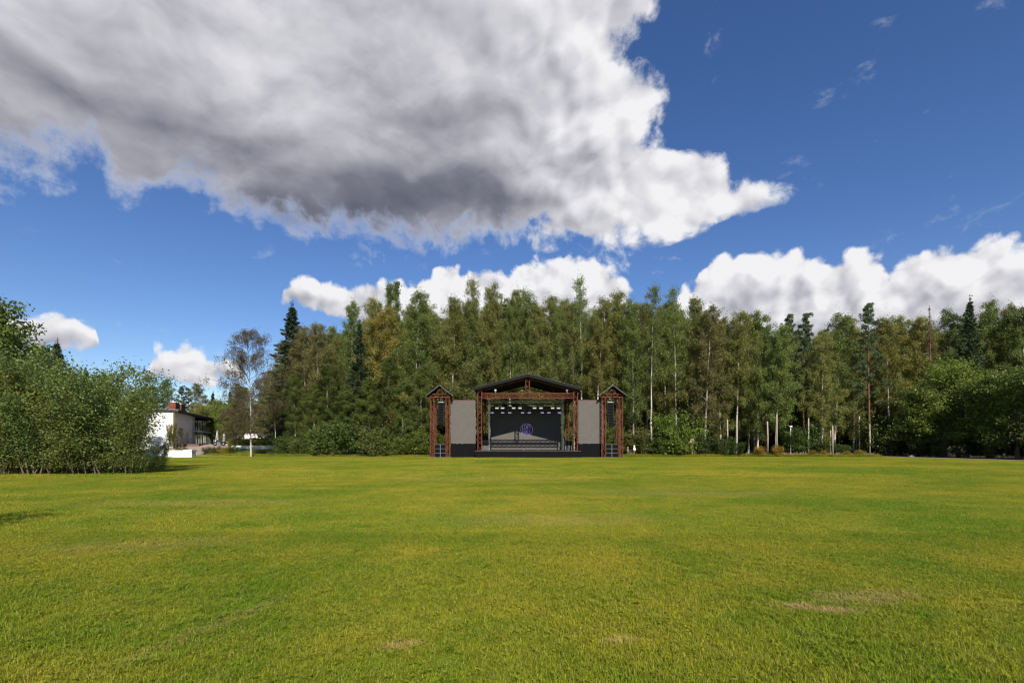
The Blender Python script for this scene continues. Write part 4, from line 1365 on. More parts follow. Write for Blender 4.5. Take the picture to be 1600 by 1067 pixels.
PROTO = {}
for k in range(6):
    PROTO['birch', k] = birch(20 + k, 24, base=(0.14, 0.26, 0.10, 0.34, 0.22, 0.12)[k], spread=(4.0, 3.6, 4.5, 3.8, 3.4, 4.2)[k], nb=(64, 58, 68, 54, 56, 66)[k], dens=(1.15, 1.05, 1.2, 1.0, 1.0, 1.2)[k], leaf=0.165, hang=1.5)
PROTO['thin_birch', 0] = birch(31, 25, base=0.42, spread=2.8, nb=46, dens=0.62, twigs=7, leaf=0.16, hang=1.3)
PROTO['thin_birch', 1] = birch(32, 25, base=0.34, spread=3.1, nb=50, dens=0.66, twigs=7, leaf=0.16, hang=1.3)
PROTO['lone_birch', 0] = birch(41, 19, base=0.13, spread=6.6, nb=56, leaf=0.15, dens=0.55, hang=1.9, twigs=14)
for k in range(2):
    PROTO['aspen', k] = aspen(51 + k)
for k in range(3):
    PROTO['spruce', k] = spruce(61 + k, 22, (0.20, 0.21, 0.17)[k])
PROTO['dead_spruce', 0] = spruce(66, 22, 0.085, low=0.15, dens=0.42, dead=True)
for k in range(2):
    PROTO['pine', k] = pine(71 + k)
for k in range(3):
    PROTO['broadleaf', k] = broadleaf(81 + k, 14, (4.2, 5.0, 3.7)[k])
for k in range(4):
    PROTO['shrub', k] = shrub(91 + k, 3.2, (1.7, 2.0, 1.5, 1.9)[k], per=36)
for k in range(4):
    PROTO['sapling', k] = shrub(101 + k, 6.0, (2.0, 2.3, 2.1, 1.8)[k], stems=6, leaf=0.102, per=44, twigs=14, mat=m_leafn, bark=m_tanbark, low=0.08, up=76)
PROTO['flowerbush', 0] = shrub(111, 1.2, 0.9, stems=9, leaf=0.09, per=22, twigs=5)

TREES = []
def plant(kind, var, px, Y, top=None, height=None, col=(0.09, 0.10, 0.02), label=None, group=None, name=None, cat='tree', wide=1.0, x=None, rz=None, crown='crown', zoff=0.0):
    tm, cm, H = PROTO[kind, var]
    xx = X(px, Y) if x is None else x
    g = ground_z(xx, Y)
    h = height if height else Z(top, Y) - g
    rr = random.Random(int(xx * 131 + Y * 717))
    root = thing(name or {'thin_birch': 'birch_tree', 'lone_birch': 'birch_tree', 'birch': 'birch_tree', 'broadleaf': 'leafy_tree', 'spruce': 'spruce_tree', 'dead_spruce': 'dead_spruce',
                          'pine': 'pine_tree', 'aspen': 'aspen_tree', 'shrub': 'shrub', 'sapling': 'bush', 'flowerbush': 'flowering_bush'}[kind],
                 label, cat, (xx, Y, g - 0.02 + zoff), rr.uniform(0, 2 * PI) if rz is None else rz, group)
    sz = h / H
    sx = wide * (0.35 + 0.65 * sz) if kind not in ('shrub', 'sapling', 'flowerbush') else wide * sz
    if kind == 'birch':
        sx *= rr.uniform(1.0, 1.35) if not (-7 < xx < 14 and Y < 97) else rr.uniform(0.9, 1.1)
        root.rotation_euler = (rr.gauss(0, 0.02), rr.gauss(0, 0.02), root.rotation_euler[2])
    root.scale = (sx, sx, sz)
    a = link('stem' if kind in ('shrub', 'sapling', 'flowerbush') else 'trunk', tm, None, root)
    b = link('foliage' if kind in ('shrub', 'sapling', 'flowerbush') else crown, cm, None, root)
    v = rr.uniform(0.85, 1.15)
    b.color = (col[0] * v, col[1] * v, col[2] * v, 1)
    TREES.append(root)
    return root

# ------------------------------------------------------------------ planting
OLIVE, GREEN, YELL, GOLD, BROWN = (0.186, 0.202, 0.058), (0.150, 0.196, 0.054), (0.210, 0.214, 0.058), (0.236, 0.212, 0.056), (0.182, 0.174, 0.066)
DARK, PINE, ASP, MAPLE, LIME, NEAR = (0.044, 0.068, 0.030), (0.072, 0.106, 0.046), (0.112, 0.150, 0.046), (0.122, 0.165, 0.040), (0.152, 0.204, 0.040), (0.122, 0.170, 0.044)
GB = 'tall trees along the front of the wood'
front = [
    ('spruce', 0, 455, 84, 475, DARK, 'tall dark spruce standing up at the left end of the wood'),
    ('birch', 0, 479, 81, 514, BROWN, 'brownish birch right beside the tall dark spruce at the wood end'),
    ('birch', 3, 500, 78, 507, BROWN, 'second brownish birch from the tall dark spruce, white trunk showing'),
    ('birch', 1, 523, 82, 512, OLIVE, 'olive birch between the brownish birches and the first high birch'),
    ('birch', 4, 548, 80, 472, GREEN, 'high green birch just left of the dark wedge of spruce'),
    ('spruce', 1, 561, 78, 503, DARK, 'dark spruce wedged among birches left of the speaker towers'),
    ('birch', 5, 584, 81, 466, YELL, 'yellowing birch just right of the dark wedged spruce'),
    ('birch', 2, 603, 79, 480, GOLD, 'birch with the most golden crown, below the twin aspen tips'),
    ('aspen', 0, 607, 91, 446, ASP, 'left one of the twin dark aspen tips above the golden birch'),
    ('aspen', 1, 622, 92, 443, ASP, 'right one of the twin dark aspen tips above the golden birch'),
    ('birch', 0, 650, 80, 462, GREEN, 'fresh green pointed birch left of the left speaker tower'),
    ('birch', 3, 677, 85, 476, OLIVE, 'olive birch right behind the left speaker tower'),
    ('birch', 1, 703, 86, 468, OLIVE, 'birch rising behind the left grey screen'),
    ('birch', 5, 722, 89, 474, GREEN, 'green birch between the left grey screen and the stage roof'),
    ('thin_birch', 0, 742, 84, 437, OLIVE, 'tallest thin birch above the left eave of the stage roof'),
    ('birch', 4, 769, 86, 446, OLIVE, 'high birch above the left half of the stage roof'),
    ('birch', 0, 797, 88, 456, OLIVE, 'birch above the left of the stage roof peak'),
    ('birch', 2, 829, 87, 455, GREEN, 'green birch straight above the stage roof peak'),
    ('birch', 1, 857, 86, 461, OLIVE, 'birch above the right half of the stage roof, short pointed top'),
    ('birch', 5, 884, 89, 468, GREEN, 'green birch above the right eave of the stage roof'),
    ('thin_birch', 1, 908, 85, 433, GREEN, 'tallest thin birch of the wood, above the right grey screen'),
    ('birch', 3, 931, 86, 465, YELL, 'yellow olive birch behind the right speaker tower'),
    ('birch', 0, 963, 88, 462, OLIVE, 'round topped birch just right of the right speaker tower'),
    ('birch', 4, 990, 84, 468, GREEN, 'slim green birch near the right speaker tower, before the airy tips'),
    ('thin_birch', 0, 1018, 82, 448, GREEN, 'left of the two airy birch tips right of the stage'),
    ('birch', 2, 1040, 86, 474, YELL, 'yellowish birch between the two airy birch tips'),
    ('thin_birch', 1, 1056, 83, 450, GREEN, 'right of the two airy birch tips right of the stage'),
    ('birch', 1, 1084, 84, 470, OLIVE, 'olive birch just right of the airy birch tips'),
    ('birch', 4, 1101, 80, 478, BROWN, 'brown tinted birch where the tall birches step down'),
    ('birch', 0, 1126, 83, 497, OLIVE, 'first lower birch right of the step in the tree line'),
    ('birch', 3, 1151, 81, 490, OLIVE, 'birch with a long bare white trunk behind the wooden poles'),
    ('birch', 5, 1184, 82, 488, GREEN, 'broad birch just left of the two young pines'),
    ('birch', 1, 1213, 79, 512, GREEN, 'low birch in front of the two young pines'),
    ('pine', 0, 1236, 88, 491, PINE, 'left of the two blue green pines beside the poles'),
    ('pine', 1, 1256, 87, 490, PINE, 'right of the two blue green pines beside the poles'),
    ('birch', 2, 1283, 80, 520, OLIVE, 'low olive birch just right of the two blue green pines'),
    ('birch', 4, 1303, 83, 489, GREEN, 'round headed birch midway between the two pines and the lone pine'),
    ('birch', 0, 1334, 85, 497, OLIVE, 'olive birch touching the lone bluish pine on its left'),
    ('pine', 0, 1359, 80, 474, PINE, 'lone tall bluish pine with a reddish trunk in the right wood'),
    ('birch', 3, 1390, 83, 497, YELL, 'yellowish birch right of the lone bluish pine'),
    ('birch', 5, 1412, 85, 496, OLIVE, 'olive birch halfway from the lone pine to the dead spruce'),
    ('birch', 1, 1432, 83, 499, YELL, 'birch just left of the brown dead spruce'),
    ('dead_spruce', 0, 1453, 74, 484, (0.13, 0.075, 0.045), 'bare brown dead spruce with a pointed top at the right'),
    ('birch', 2, 1484, 80, 484, ASP, 'dark green birch between the dead spruce and the dark spruce'),
    ('spruce', 2, 1514, 78, 467, DARK, 'tall dark spruce tip near the right edge'),
    ('birch', 0, 1537, 81, 472, GREEN, 'green birch just right of the right dark spruce tip'),
    ('birch', 4, 1569, 79, 478, OLIVE, 'second birch from the right edge of the wood'),
    ('birch', 5, 1598, 77, 483, GREEN, 'birch cut by the right edge of the picture'),
]
NICK = ['the tall dark spruce', 'the brownish birch by the tall dark spruce', 'the second brownish birch', 'the olive birch near the brownish ones', 'the high birch left of the wedged spruce', 'the dark wedged spruce', 'the yellowing birch by the wedged spruce', 'the golden birch', 'the left twin aspen', 'the right twin aspen', 'the green birch left of the left tower', 'the left speaker tower', 'the left grey screen', 'the gap left of the stage roof', 'the tallest birch left of the roof peak', 'the left half of the stage roof', 'the birch left of the roof peak', 'the stage roof peak', 'the birch right of the roof peak', 'the right eave of the stage roof', 'the right grey screen', 'the right speaker tower', 'the round birch by the right tower', 'the slim birch near the right tower', 'the left airy birch tip', 'the birch between the airy tips', 'the right airy birch tip', 'the olive birch by the airy tips', 'the brown tinted birch at the step', 'the first lower birch after the step', 'the long bare birch trunk', 'the broad birch left of the two pines', 'the low birch before the two pines', 'the left of the two pines', 'the right of the two pines', 'the low birch right of the two pines', 'the birch between the pines', 'the olive birch by the lone pine', 'the lone bluish pine', 'the birch right of the lone pine', 'the olive birch before the dead spruce', 'the birch left of the dead spruce', 'the brown dead spruce', 'the birch right of the dead spruce', 'the right dark spruce tip', 'the birch right of the right spruce tip', 'the second birch from the right edge', 'the birch cut by the right edge']
assert len(NICK) == len(front)
for k, v, px, Y, top, col, lab in front:
    Y += 5.5 if 735 < px < 915 else 0                     # clear of the stage
    plant(k, v, px, Y, top, col=col, label=lab, group=GB, wide=1.35 if px == 455 else 1.0)

# leafy trees and dense maples that close the wood towards the path
for v, px, Y, top, col, lab in (
        (0, 1436, 73.0, 602, MAPLE, 'low leafy tree below the dead spruce'), (1, 1476, 70.5, 566, LIME, 'bright leaved tree right of the dead spruce trunk'),
        (2, 1512, 69.0, 605, MAPLE, 'dark maple hanging over the path, left of the brightest maple leaves'), (0, 1545, 65.5, 588, MAPLE, 'large dark maple hanging over the asphalt path'),
        (1, 1590, 62.0, 578, MAPLE, 'big dark maple at the right edge above the path'), (2, 1500, 74.0, 560, LIME, 'light green tree top behind the dark maples'),
        (1, 1650, 57.0, 560, MAPLE, 'maple whose boughs reach in at the right edge')):
    plant('broadleaf', v, px, Y, top, col=col, label=lab, group='leafy trees by the path', wide=1.05)
# the wood goes on along the path, beyond the frame
ORD0 = 'first second third fourth fifth sixth seventh eighth ninth tenth eleventh'.split()
_r = random.Random(77)
for i, (x, y) in enumerate(((68, 58), (66, 50), (72, 53), (65, 42), (71, 45), (66, 34), (73, 38), (65, 26), (72, 30), (78, 60), (79, 50))):
    plant('broadleaf', i % 3, 0, y, height=_r.uniform(11, 15), col=MAPLE if i % 2 == 0 else GREEN, x=x,
          label='%s tree along the path, counted from the wood towards the camera' % ORD0[i], group='trees along the path past the right edge')

# trees deeper in the wood
prof = [(430, 520), (470, 520), (500, 512), (548, 480), (590, 474), (615, 470), (650, 470), (700, 472), (742, 455), (770, 452), (830, 460), (908, 455), (963, 468), (1020, 462), (1056, 462), (1100, 482), (1150, 495),
        (1190, 492), (1240, 505), (1300, 496), (1360, 490), (1400, 500), (1453, 500), (1500, 484), (1540, 476), (1600, 484), (1700, 490)]
def top_at(px):
    for (a, b), (c, d) in zip(prof, prof[1:]):
        if a <= px <= c:
            return b + (d - b) * (px - a) / (c - a)
    return prof[0][1] if px < prof[0][0] else prof[-1][1]
_r = random.Random(5)
zones = [(640, 'left of the stage', 'left part of the wood'), (1000, 'behind the stage', 'wood behind the stage'), (1240, 'behind the wooden poles', 'wood behind the poles'), (2000, 'right of the lone pine', 'right part of the wood')]
for row, (Y0, step, drop) in enumerate(((93, 27, 10), (99, 28, 14), (106, 30, 18), (114, 32, 24))):
    px = 440 + row * 9
    while px < 1640:
        p2 = px + _r.uniform(-7, 7)
        Y = Y0 + _r.uniform(-2, 2)
        z = next(q for q in zones if p2 < q[0])
        near = min(range(len(front)), key=lambda i: abs(front[i][2] - p2))
        u = _r.random()
        right = p2 > 1190
        kind, var = ('spruce', _r.randrange(3)) if u < (0.28 if right else 0.10) else (('pine', _r.randrange(2)) if u < (0.40 if right else 0.13) else ('birch', _r.randrange(6)))
        col = {'spruce': DARK, 'pine': PINE}.get(kind) or _r.choice((OLIVE, OLIVE, GREEN, YELL, GREEN, BROWN))
        sp = {'spruce': 'dark spruce', 'pine': 'pine', 'birch': 'birch'}[kind]
        side = ' to its left' if p2 < front[near][2] - 4 else (' to its right' if p2 > front[near][2] + 4 else '')
        where = ('second row', 'third row', 'fourth row', 'last row')[row]
        plant(kind, var, p2, Y, top_at(p2) + drop + abs(_r.gauss(0, 14)), col=col, label='%s %s behind %s%s' % (where, sp, NICK[near], side), group='%s trees deep in the %s' % (kind, z[2]))
        px += step
# far wood behind everything, one mass
def far_wood():
    rg = np.random.default_rng(9)
    n = 42000
    x = rg.uniform(-62, 150, n)
    y = rg.uniform(121, 136, n)
    zt = np.array([13 + 4.0 * mnoise.noise((float(a) * 0.12, float(b) * 0.12, 2.0)) + 3 * mnoise.noise((float(a) * 0.5, 0, 5.0)) for a, b in zip(x, y)])
    z = zt * rg.random(n) ** 0.8
    C = np.stack([x, y, z], 1)
    d = rg.normal(0, 1, (n, 3)); d /= np.linalg.norm(d, axis=1, keepdims=True)
    e = rg.normal(0, 1, (n, 3)); e -= (e * d).sum(1, keepdims=True) * d; e /= np.linalg.norm(e, axis=1, keepdims=True)
    s = rg.uniform(0.5, 1.1, n)[:, None]
    me = quads_mesh('far_wood', np.stack([C - d * s, C - e * s * 0.6, C + d * s, C + e * s * 0.6], 1), rg.beta(2, 2, n))
    me.materials.append(m_leaf)
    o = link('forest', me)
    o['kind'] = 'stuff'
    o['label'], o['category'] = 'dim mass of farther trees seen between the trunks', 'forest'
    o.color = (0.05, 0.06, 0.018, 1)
far_wood()

# lone white birch by the drive and young trees round it
plant('lone_birch', 0, 392, 72.0, 515, col=(0.135, 0.108, 0.055), label='lone sparse birch with a white trunk beside the drive', group='birches near the house', rz=0.6)
plant('birch', 0, 367, 79.5, 624, col=(0.15, 0.135, 0.055), label='brownish young birch just left of the lone birch trunk', group='birches near the house', wide=1.2)
plant('thin_birch', 0, 431, 77, 612, col=BROWN, label='small birch with a bent pale trunk right of the lone birch', group='birches near the house')
for k, v, px, Y, top, col, lab in (
        ('birch', 2, 372, 104, 600, GREEN, 'birch crown low behind the lone white birch'), ('birch', 5, 414, 98, 590, OLIVE, 'olive birch between the lone birch and the wood'),
        ('broadleaf', 2, 440, 88, 575, OLIVE, 'leafy tree filling in below the tall dark spruce'), ('broadleaf', 0, 345, 112, 626, LIME, 'round light green tree behind the house roof'),
        ('broadleaf', 1, 318, 120, 630, YELL, 'yellowish tree right behind the red chimneys'),
        ('birch', 1, 258, 128, 592, GREEN, 'highest birch behind the white house wall'), ('birch', 4, 240, 132, 602, ASP, 'birch behind the house, left of its highest birch'),
        ('birch', 3, 226, 126, 606, GREEN, 'birch just over the left bushes, left of the house'), ('pine', 0, 283, 130, 603, PINE, 'left pine behind the red chimneys'),
        ('pine', 1, 296, 134, 606, PINE, 'right pine behind the red chimneys'), ('birch', 0, 311, 127, 600, OLIVE, 'birch with a leaning white trunk behind the roof'),
        ('spruce', 2, 332, 140, 612, DARK, 'small dark spruce tip beyond the house roof'), ('spruce', 1, 360, 136, 610, DARK, 'dark spruce tip left of the lone birch'),
        ('spruce', 0, 413, 130, 600, DARK, 'dark spruce far behind, right of the lone birch'), ('birch', 5, 205, 118, 612, GREEN, 'far birch top just above the bushes'),
        ('birch', 2, 385, 122, 606, OLIVE, 'far birch right behind the lone birch trunk')):
    plant(k, v, px, Y, top, col=col, label=lab, group='trees behind the house')
ORD = 'first second third fourth fifth sixth seventh eighth ninth tenth eleventh twelfth thirteenth fourteenth fifteenth sixteenth seventeenth'.split()
for i, px in enumerate(range(195, 440, 15)):
    plant(('birch', 'spruce', 'broadleaf')[i % 3], i % 3, px, 146 + (i * 7) % 9, 625 + (i * 5) % 14, col=(GREEN, DARK, OLIVE)[i % 3],
          label='%s far %s from the left in the low skyline row beyond the house' % (ORD[i], ('birch', 'spruce', 'leafy tree')[i % 3]), group='far trees on the skyline beyond the house')

# trees rising behind the left bushes
for k, v, px, Y, top, col, lab in (
        ('broadleaf', 1, 8, 47, 478, MAPLE, 'big leafy tree at the left edge behind the bushes'), ('broadleaf', 0, 58, 52, 545, LIME, 'second leafy tree behind the bushes, right of the big one'),
        ('spruce', 0, 90, 62, 533, (0.035, 0.045, 0.026), 'pointed spruce above the left bushes, near the big leafy tree'), ('spruce', 2, 135, 66, 575, DARK, 'small thin spruce tip above the bushes'),
        ('broadleaf', 2, 160, 58, 590, GREEN, 'leafy tree top above the right half of the bushes'), ('broadleaf', 0, -60, 44, 470, MAPLE, 'leafy tree just past the left edge'),
        ('birch', 2, 200, 76, 622, GREEN, 'birch top between the bushes and the house')):
    plant(k, v, px, Y, top, col=col, label=lab, group='trees behind the left bushes')

# the dense row of young birch bushes on the left of the lawn
bushes = [(-75, 29.0, 560), (-28, 28.6, 566), (14, 28.4, 588), (52, 28.0, 562), (96, 28.8, 590), (137, 28.2, 612), (172, 28.9, 574), (198, 28.6, 628), (222, 29.4, 656), (-10, 31.5, 545), (38, 31.8, 556), (78, 32.0, 552), (118, 31.6, 572),
          (150, 32.0, 576), (174, 32.6, 608), (190, 33.6, 640), (247, 30.4, 690)]
names = ['bush past the left edge in the front row', 'bush half cut by the left edge', 'leafy bush at the left edge with a yellowing skirt', 'second bush from the left edge, front row', 'third bush from the left edge, front row',
         'middle bush of the front row with a pale bent stem', 'tall bush with a loose twig on top, front row', 'bush with two pale bent stems at its foot, front row', 'dark low bush at the right end of the front row',
         'rear bush by the left edge', 'rear bush behind the second front bush', 'rear bush behind the third front bush', 'rear bush behind the middle front bush', 'rear bush behind the loose twig bush',
         'rear bush left of the white house wall', 'rear bush before the white house wall', 'lowest bush of the clump, next to the gate pillar']
for i, ((px, Y, top), nm) in enumerate(zip(bushes, names)):
    c = [NEAR, (0.142, 0.172, 0.040), (0.088, 0.138, 0.036), (0.185, 0.175, 0.042)][(0, 1, 3, 0, 2, 1, 0, 1, 2, 0, 2, 0, 1, 2, 0, 2, 2)[i]]
    plant('sapling', i % 4, px, Y, top, col=c, label=nm, group='young birch bushes left of the lawn', cat='bush', wide=1.12 if i not in (7, 8, 14, 15, 16) else 0.95)
# a bush out of view whose shadow reaches into the left edge
plant('sapling', 1, 0, 6.1, height=3.3, x=-11.0, col=NEAR, label='bush outside the view that shades the lawn at the left edge', group='bushes outside the left edge', cat='bush', wide=1.2)

# undergrowth along the foot of the wood
_r = random.Random(21)
def under(px, Y, top, v, col, lab, grp='shrubs along the foot of the wood', wide=1.0):
    plant('shrub', v, px, Y, top, col=col, label=lab, group=grp, cat='shrub', wide=wide)
left_lab = ['shrub nearest the drive under the wood end', 'second shrub from the drive', 'third shrub from the drive', 'fourth shrub from the drive', 'shrub below the brownish birches', 'shrub left of the dark wedged spruce foot',
            'shrub at the foot of the dark wedged spruce', 'shrub right of the dark wedged spruce foot', 'shrub below the golden birch', 'shrub between the golden birch and the left tower', 'bright shrub two steps left of the left tower', 'bright shrub touching the left tower']
for i, lab in enumerate(left_lab):
    px = 446 + i * 19.5 + _r.uniform(-4, 4)
    under(px, 75.3 + _r.uniform(-0.6, 1.5), _r.uniform(658, 690), i % 4, ((0.095, 0.135, 0.034), (0.12, 0.15, 0.04), (0.08, 0.12, 0.03))[i % 3] if i < 9 else (0.14, 0.19, 0.036), lab)
for i, (px, Y, top, v, lab) in enumerate(((462, 77.5, 585, 2, 'low branched young birch at the wood end near the drive'), (490, 76.5, 600, 0, 'low branched young birch below the brownish birches'), (514, 77, 570, 5, 'low branched young birch left of the wedged spruce'),
                                          (540, 76.2, 610, 2, 'young birch at the left foot of the wedged spruce'), (578, 76.4, 590, 5, 'young birch at the right foot of the wedged spruce'), (606, 77, 560, 0, 'low branched young birch under the golden birch'),
                                          (630, 76.2, 596, 2, 'young birch between the golden birch and the left tower'), (656, 77.2, 570, 5, 'young birch nearest the left tower'))):
    plant('birch', v, px, Y, top, col=((0.115, 0.155, 0.04), (0.135, 0.165, 0.04), (0.10, 0.135, 0.036))[i % 3], label=lab, group='young birches at the foot of the wood', wide=1.05)
for px, Y, top, v, col, lab in (
        (986, 76.0, 668, 0, (0.11, 0.11, 0.03), 'olive shrub right beside the right tower'), (1006, 76.5, 680, 1, (0.06, 0.085, 0.02), 'dull shrub under the bright birch trunk'),
        (1030, 75.5, 672, 2, (0.09, 0.13, 0.024), 'small bright shrub left of the big bright one'), (1050, 75.8, 648, 3, (0.095, 0.14, 0.024), 'big bright green bush right of the right tower'),
        (1066, 75.2, 668, 1, LIME, 'bright bush just left of the pale topped ornament'), (1094, 75.4, 678, 0, (0.06, 0.09, 0.022), 'dark shrub just right of the pale topped ornament'),
        (1114, 75.8, 690, 2, (0.07, 0.09, 0.022), 'low shrub left of the first wooden pole'), (1131, 75.3, 682, 3, (0.055, 0.08, 0.02), 'shrub at the foot of the first wooden pole'),
        (1150, 75.2, 690, 1, (0.06, 0.09, 0.02), 'low shrub right of the first wooden pole'), (1240, 79, 668, 0, (0.065, 0.10, 0.022), 'tall shrub around the white lamp post'),
        (1256, 80, 660, 2, (0.055, 0.09, 0.022), 'tall shrub right of the white lamp post'), (1285, 78, 690, 3, (0.08, 0.11, 0.02), 'shrub behind the stakes, left of the double pole'),
        (1312, 77, 694, 1, (0.07, 0.11, 0.02), 'shrub just right of the double pole'), (1372, 77, 655, 0, (0.07, 0.095, 0.022), 'shrub mound in front of the dark trunks'),
        (1392, 78, 652, 2, (0.06, 0.09, 0.02), 'right half of the shrub mound before the dark trunks'), (1410, 76, 672, 3, (0.05, 0.08, 0.02), 'dark shrub by the path end'),
        (1440, 72, 690, 1, (0.035, 0.055, 0.015), 'dark low shrub beside the path below the leafy tree'), (1466, 69, 694, 0, (0.06, 0.08, 0.02), 'small lit shrub beside the path under the maples'),
        (1500, 66, 700, 2, (0.035, 0.055, 0.015), 'low dark shrub under the large maple'), (1545, 62.5, 700, 3, (0.05, 0.07, 0.02), 'low shrub under the maple at the right edge'),
        (1528, 67.5, 684, 0, (0.05, 0.075, 0.02), 'dark shrub behind the path, left of the right edge maple trunk'), (1566, 65.5, 684, 1, (0.05, 0.075, 0.02), 'dark shrub behind the path under the big maple'),
        (1594, 62.5, 684, 2, (0.05, 0.075, 0.02), 'dark shrub cut by the right edge beside the path')):
    under(px, Y, top, v, col, lab)
# shrubs inside the wood behind the stage, seen past the screen
for i, (px, lab) in enumerate(((690, 'shrub seen low through the left tower'), (758, 'shrub seen between the left stage column and the screen'), (882, 'shrub seen between the screen and the right stage column'), (955, 'shrub seen low through the right tower'))):
    under(px, 83.5, (672, 676, 676, 668)[i], i, (0.08, 0.12, 0.022), lab, 'shrubs behind the stage')
# golden garden bushes among the stakes
for i, (px, Y, h, lab) in enumerate(((1187, 74.6, 1.5, 'golden bush left of the tallest wooden pole'), (1215, 74.8, 1.55, 'golden bush at the foot of the tallest wooden pole'), (1270, 75.0, 0.95, 'low orange bush in the middle of the stake row'),
                                     (1288, 75.2, 0.9, 'low orange bush left of the double pole'), (1324, 75.4, 0.85, 'low orange bush right of the double pole'), (1343, 75.0, 1.0, 'yellow bush where the asphalt path ends'))):
    plant('flowerbush', 0, px, Y, height=h, col=(0.23, 0.16, 0.025) if i != 5 else (0.22, 0.20, 0.025), label=lab, group='golden bushes by the stakes', cat='bush', wide=0.95)
# flower bed by the drive
for i, (px, Y, h, c, lab) in enumerate(((325, 75.8, 1.15, (0.08, 0.10, 0.03), 'dark little bush at the left end of the drive bed'), (333, 75.4, 0.8, (0.12, 0.13, 0.04), 'small pale bush second in the drive bed'),
                                        (341, 75.9, 1.2, (0.09, 0.09, 0.02), 'brownish bush left of the yellow flowering one'), (349, 75.2, 0.95, (0.34, 0.30, 0.03), 'yellow flowering bush in the drive bed'),
                                        (361, 76, 1.25, (0.07, 0.10, 0.02), 'green bush right of the yellow flowering one'), (409, 75.0, 0.85, (0.06, 0.09, 0.03), 'dark bush at the foot of the lone birch'),
                                        (436, 75.2, 1.0, (0.07, 0.10, 0.02), 'bush between the lone birch and the wood'), (399, 75.4, 0.5, (0.14, 0.07, 0.05), 'reddish low plants at the foot of the lone birch'))):
    plant('flowerbush', 0, px, Y, height=h, col=c, label=lab, group='bushes in the bed by the drive', cat='bush', wide=1.3)
# climbing plant and shrubs at the corner of the house
plant('shrub', 1, 268, 83.5, height=4.6, col=(0.15, 0.12, 0.03), label='brownish climber on the corner of the white house', group='plants at the house corner', cat='shrub', wide=0.22)
plant('thin_birch', 1, 280, 76.0, 668, col=(0.12, 0.11, 0.03), label='young thin tree in front of the grey house side', group='plants at the house corner')
plant('shrub', 3, 283, 71.5, height=1.5, col=(0.14, 0.12, 0.03), label='yellowish shrub behind the gate pillar', group='plants at the house corner', cat='shrub')

# clipped hedge
def hedge():
    rg = np.random.default_rng(3)
    n = 9000
    L, H, Wd = 4.1, 1.05, 0.9
    C = np.stack([rg.uniform(-L, L, n), rg.uniform(-Wd / 2, Wd / 2, n), rg.uniform(0.02, H, n)], 1)
    f = rg.integers(0, 3, n)
    C[f == 0, 1] = -Wd / 2 + rg.normal(0, 0.03, (f == 0).sum())
    C[f == 1, 2] = H + rg.normal(0, 0.03, (f == 1).sum())
    d = rg.normal(0, 1, (n, 3)); d /= np.linalg.norm(d, axis=1, keepdims=True)
    e = rg.normal(0, 1, (n, 3)); e -= (e * d).sum(1, keepdims=True) * d; e /= np.linalg.norm(e, axis=1, keepdims=True)
    s = rg.uniform(0.05, 0.10, n)[:, None]
    me = quads_mesh('hedge', np.stack([C - d * s, C - e * s * 0.6, C + d * s, C + e * s * 0.6], 1), rg.beta(2, 2, n))
    me.materials.append(m_leaf)
    Y = 85.2
    x = X(394, Y)
    t0 = thing('hedge', 'clipped bright green hedge above the long white wall', 'hedge', (x, Y, ground_z(x, Y) + 0.5))
    o = link('foliage', me, None, t0)
    o.color = (0.16, 0.19, 0.02, 1)
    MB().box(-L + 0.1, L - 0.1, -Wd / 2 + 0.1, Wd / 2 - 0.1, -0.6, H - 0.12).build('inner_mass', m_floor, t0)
hedge()

# ------------------------------------------------------------------ poles, lamp, stakes and the like
m_pole = surf('weathered_pole', (0.36, 0.30, 0.25), 0.9, 0.2, var=0.3, scale=3, stretch=(1, 1, 0.3), bump=0.01)
def pole(px, Y, top, lab, r=0.105):
    x = X(px, Y)
    g = ground_z(x, Y)
    t0 = thing('wooden_pole', lab, 'pole', (x, Y, g - 0.03), 0, 'wooden poles along the wood')
    h = Z(top, Y) - g
    k = random.Random(int(px))
    MB().tube([(0, 0, 0), (k.uniform(-.03, .03), 0, h * 0.5), (k.uniform(-.05, .05), 0, h)], [r * 1.1, r, r * 0.9], 10).build('shaft', m_pole, t0)
    MB().tube([(k.uniform(-.01, .01), 0, 0.001), (0, 0, 0.5)], [r * 1.16, r * 1.13], 10).build('butt', m_dwood, t0)
pole(1094.5, 76.5, 668, 'slim pole right of the pale topped ornament', 0.09)
pole(1137, 77.5, 655, 'wooden pole beside a thin birch trunk, left of the golden bushes')
pole(1199.5, 76.0, 658, 'pole between the two golden bushes')
pole(1213.8, 75.6, 647, 'tallest pole, rising behind a golden bush')
pole(1263, 78.5, 653, 'pole right of the white lamp post')
pole(1297.5, 77.0, 672, 'left, greyer pole of the double pole', 0.085)
pole(1301, 75.3, 665, 'right, paler pole of the double pole')
pole(1343, 78.0, 650, 'reddish brown pole above the yellow bush')
pole(1359, 76.0, 662, 'pole at the end of the asphalt path')
lY = 78.0
lp = thing('lamp_post', 'white garden lamp post with a flat head among the shrubs', 'lamp post', (X(1235.5, lY), lY, 0))
MB().cyl((0, 0), 0.055, 0.05, 0, 4.6, 10).build('post', m_white, lp)
MB().cyl((0, 0), 0.12, 0.10, 0, 0.25, 10).build('foot', m_white, lp)
MB().tube([(0, 0, 4.6), (0, 0, 4.72), (0, 0, 4.84), (0, 0, 4.9)], [0.08, 0.26, 0.24, 0.05], 14).build('lamp_head', m_white, lp)
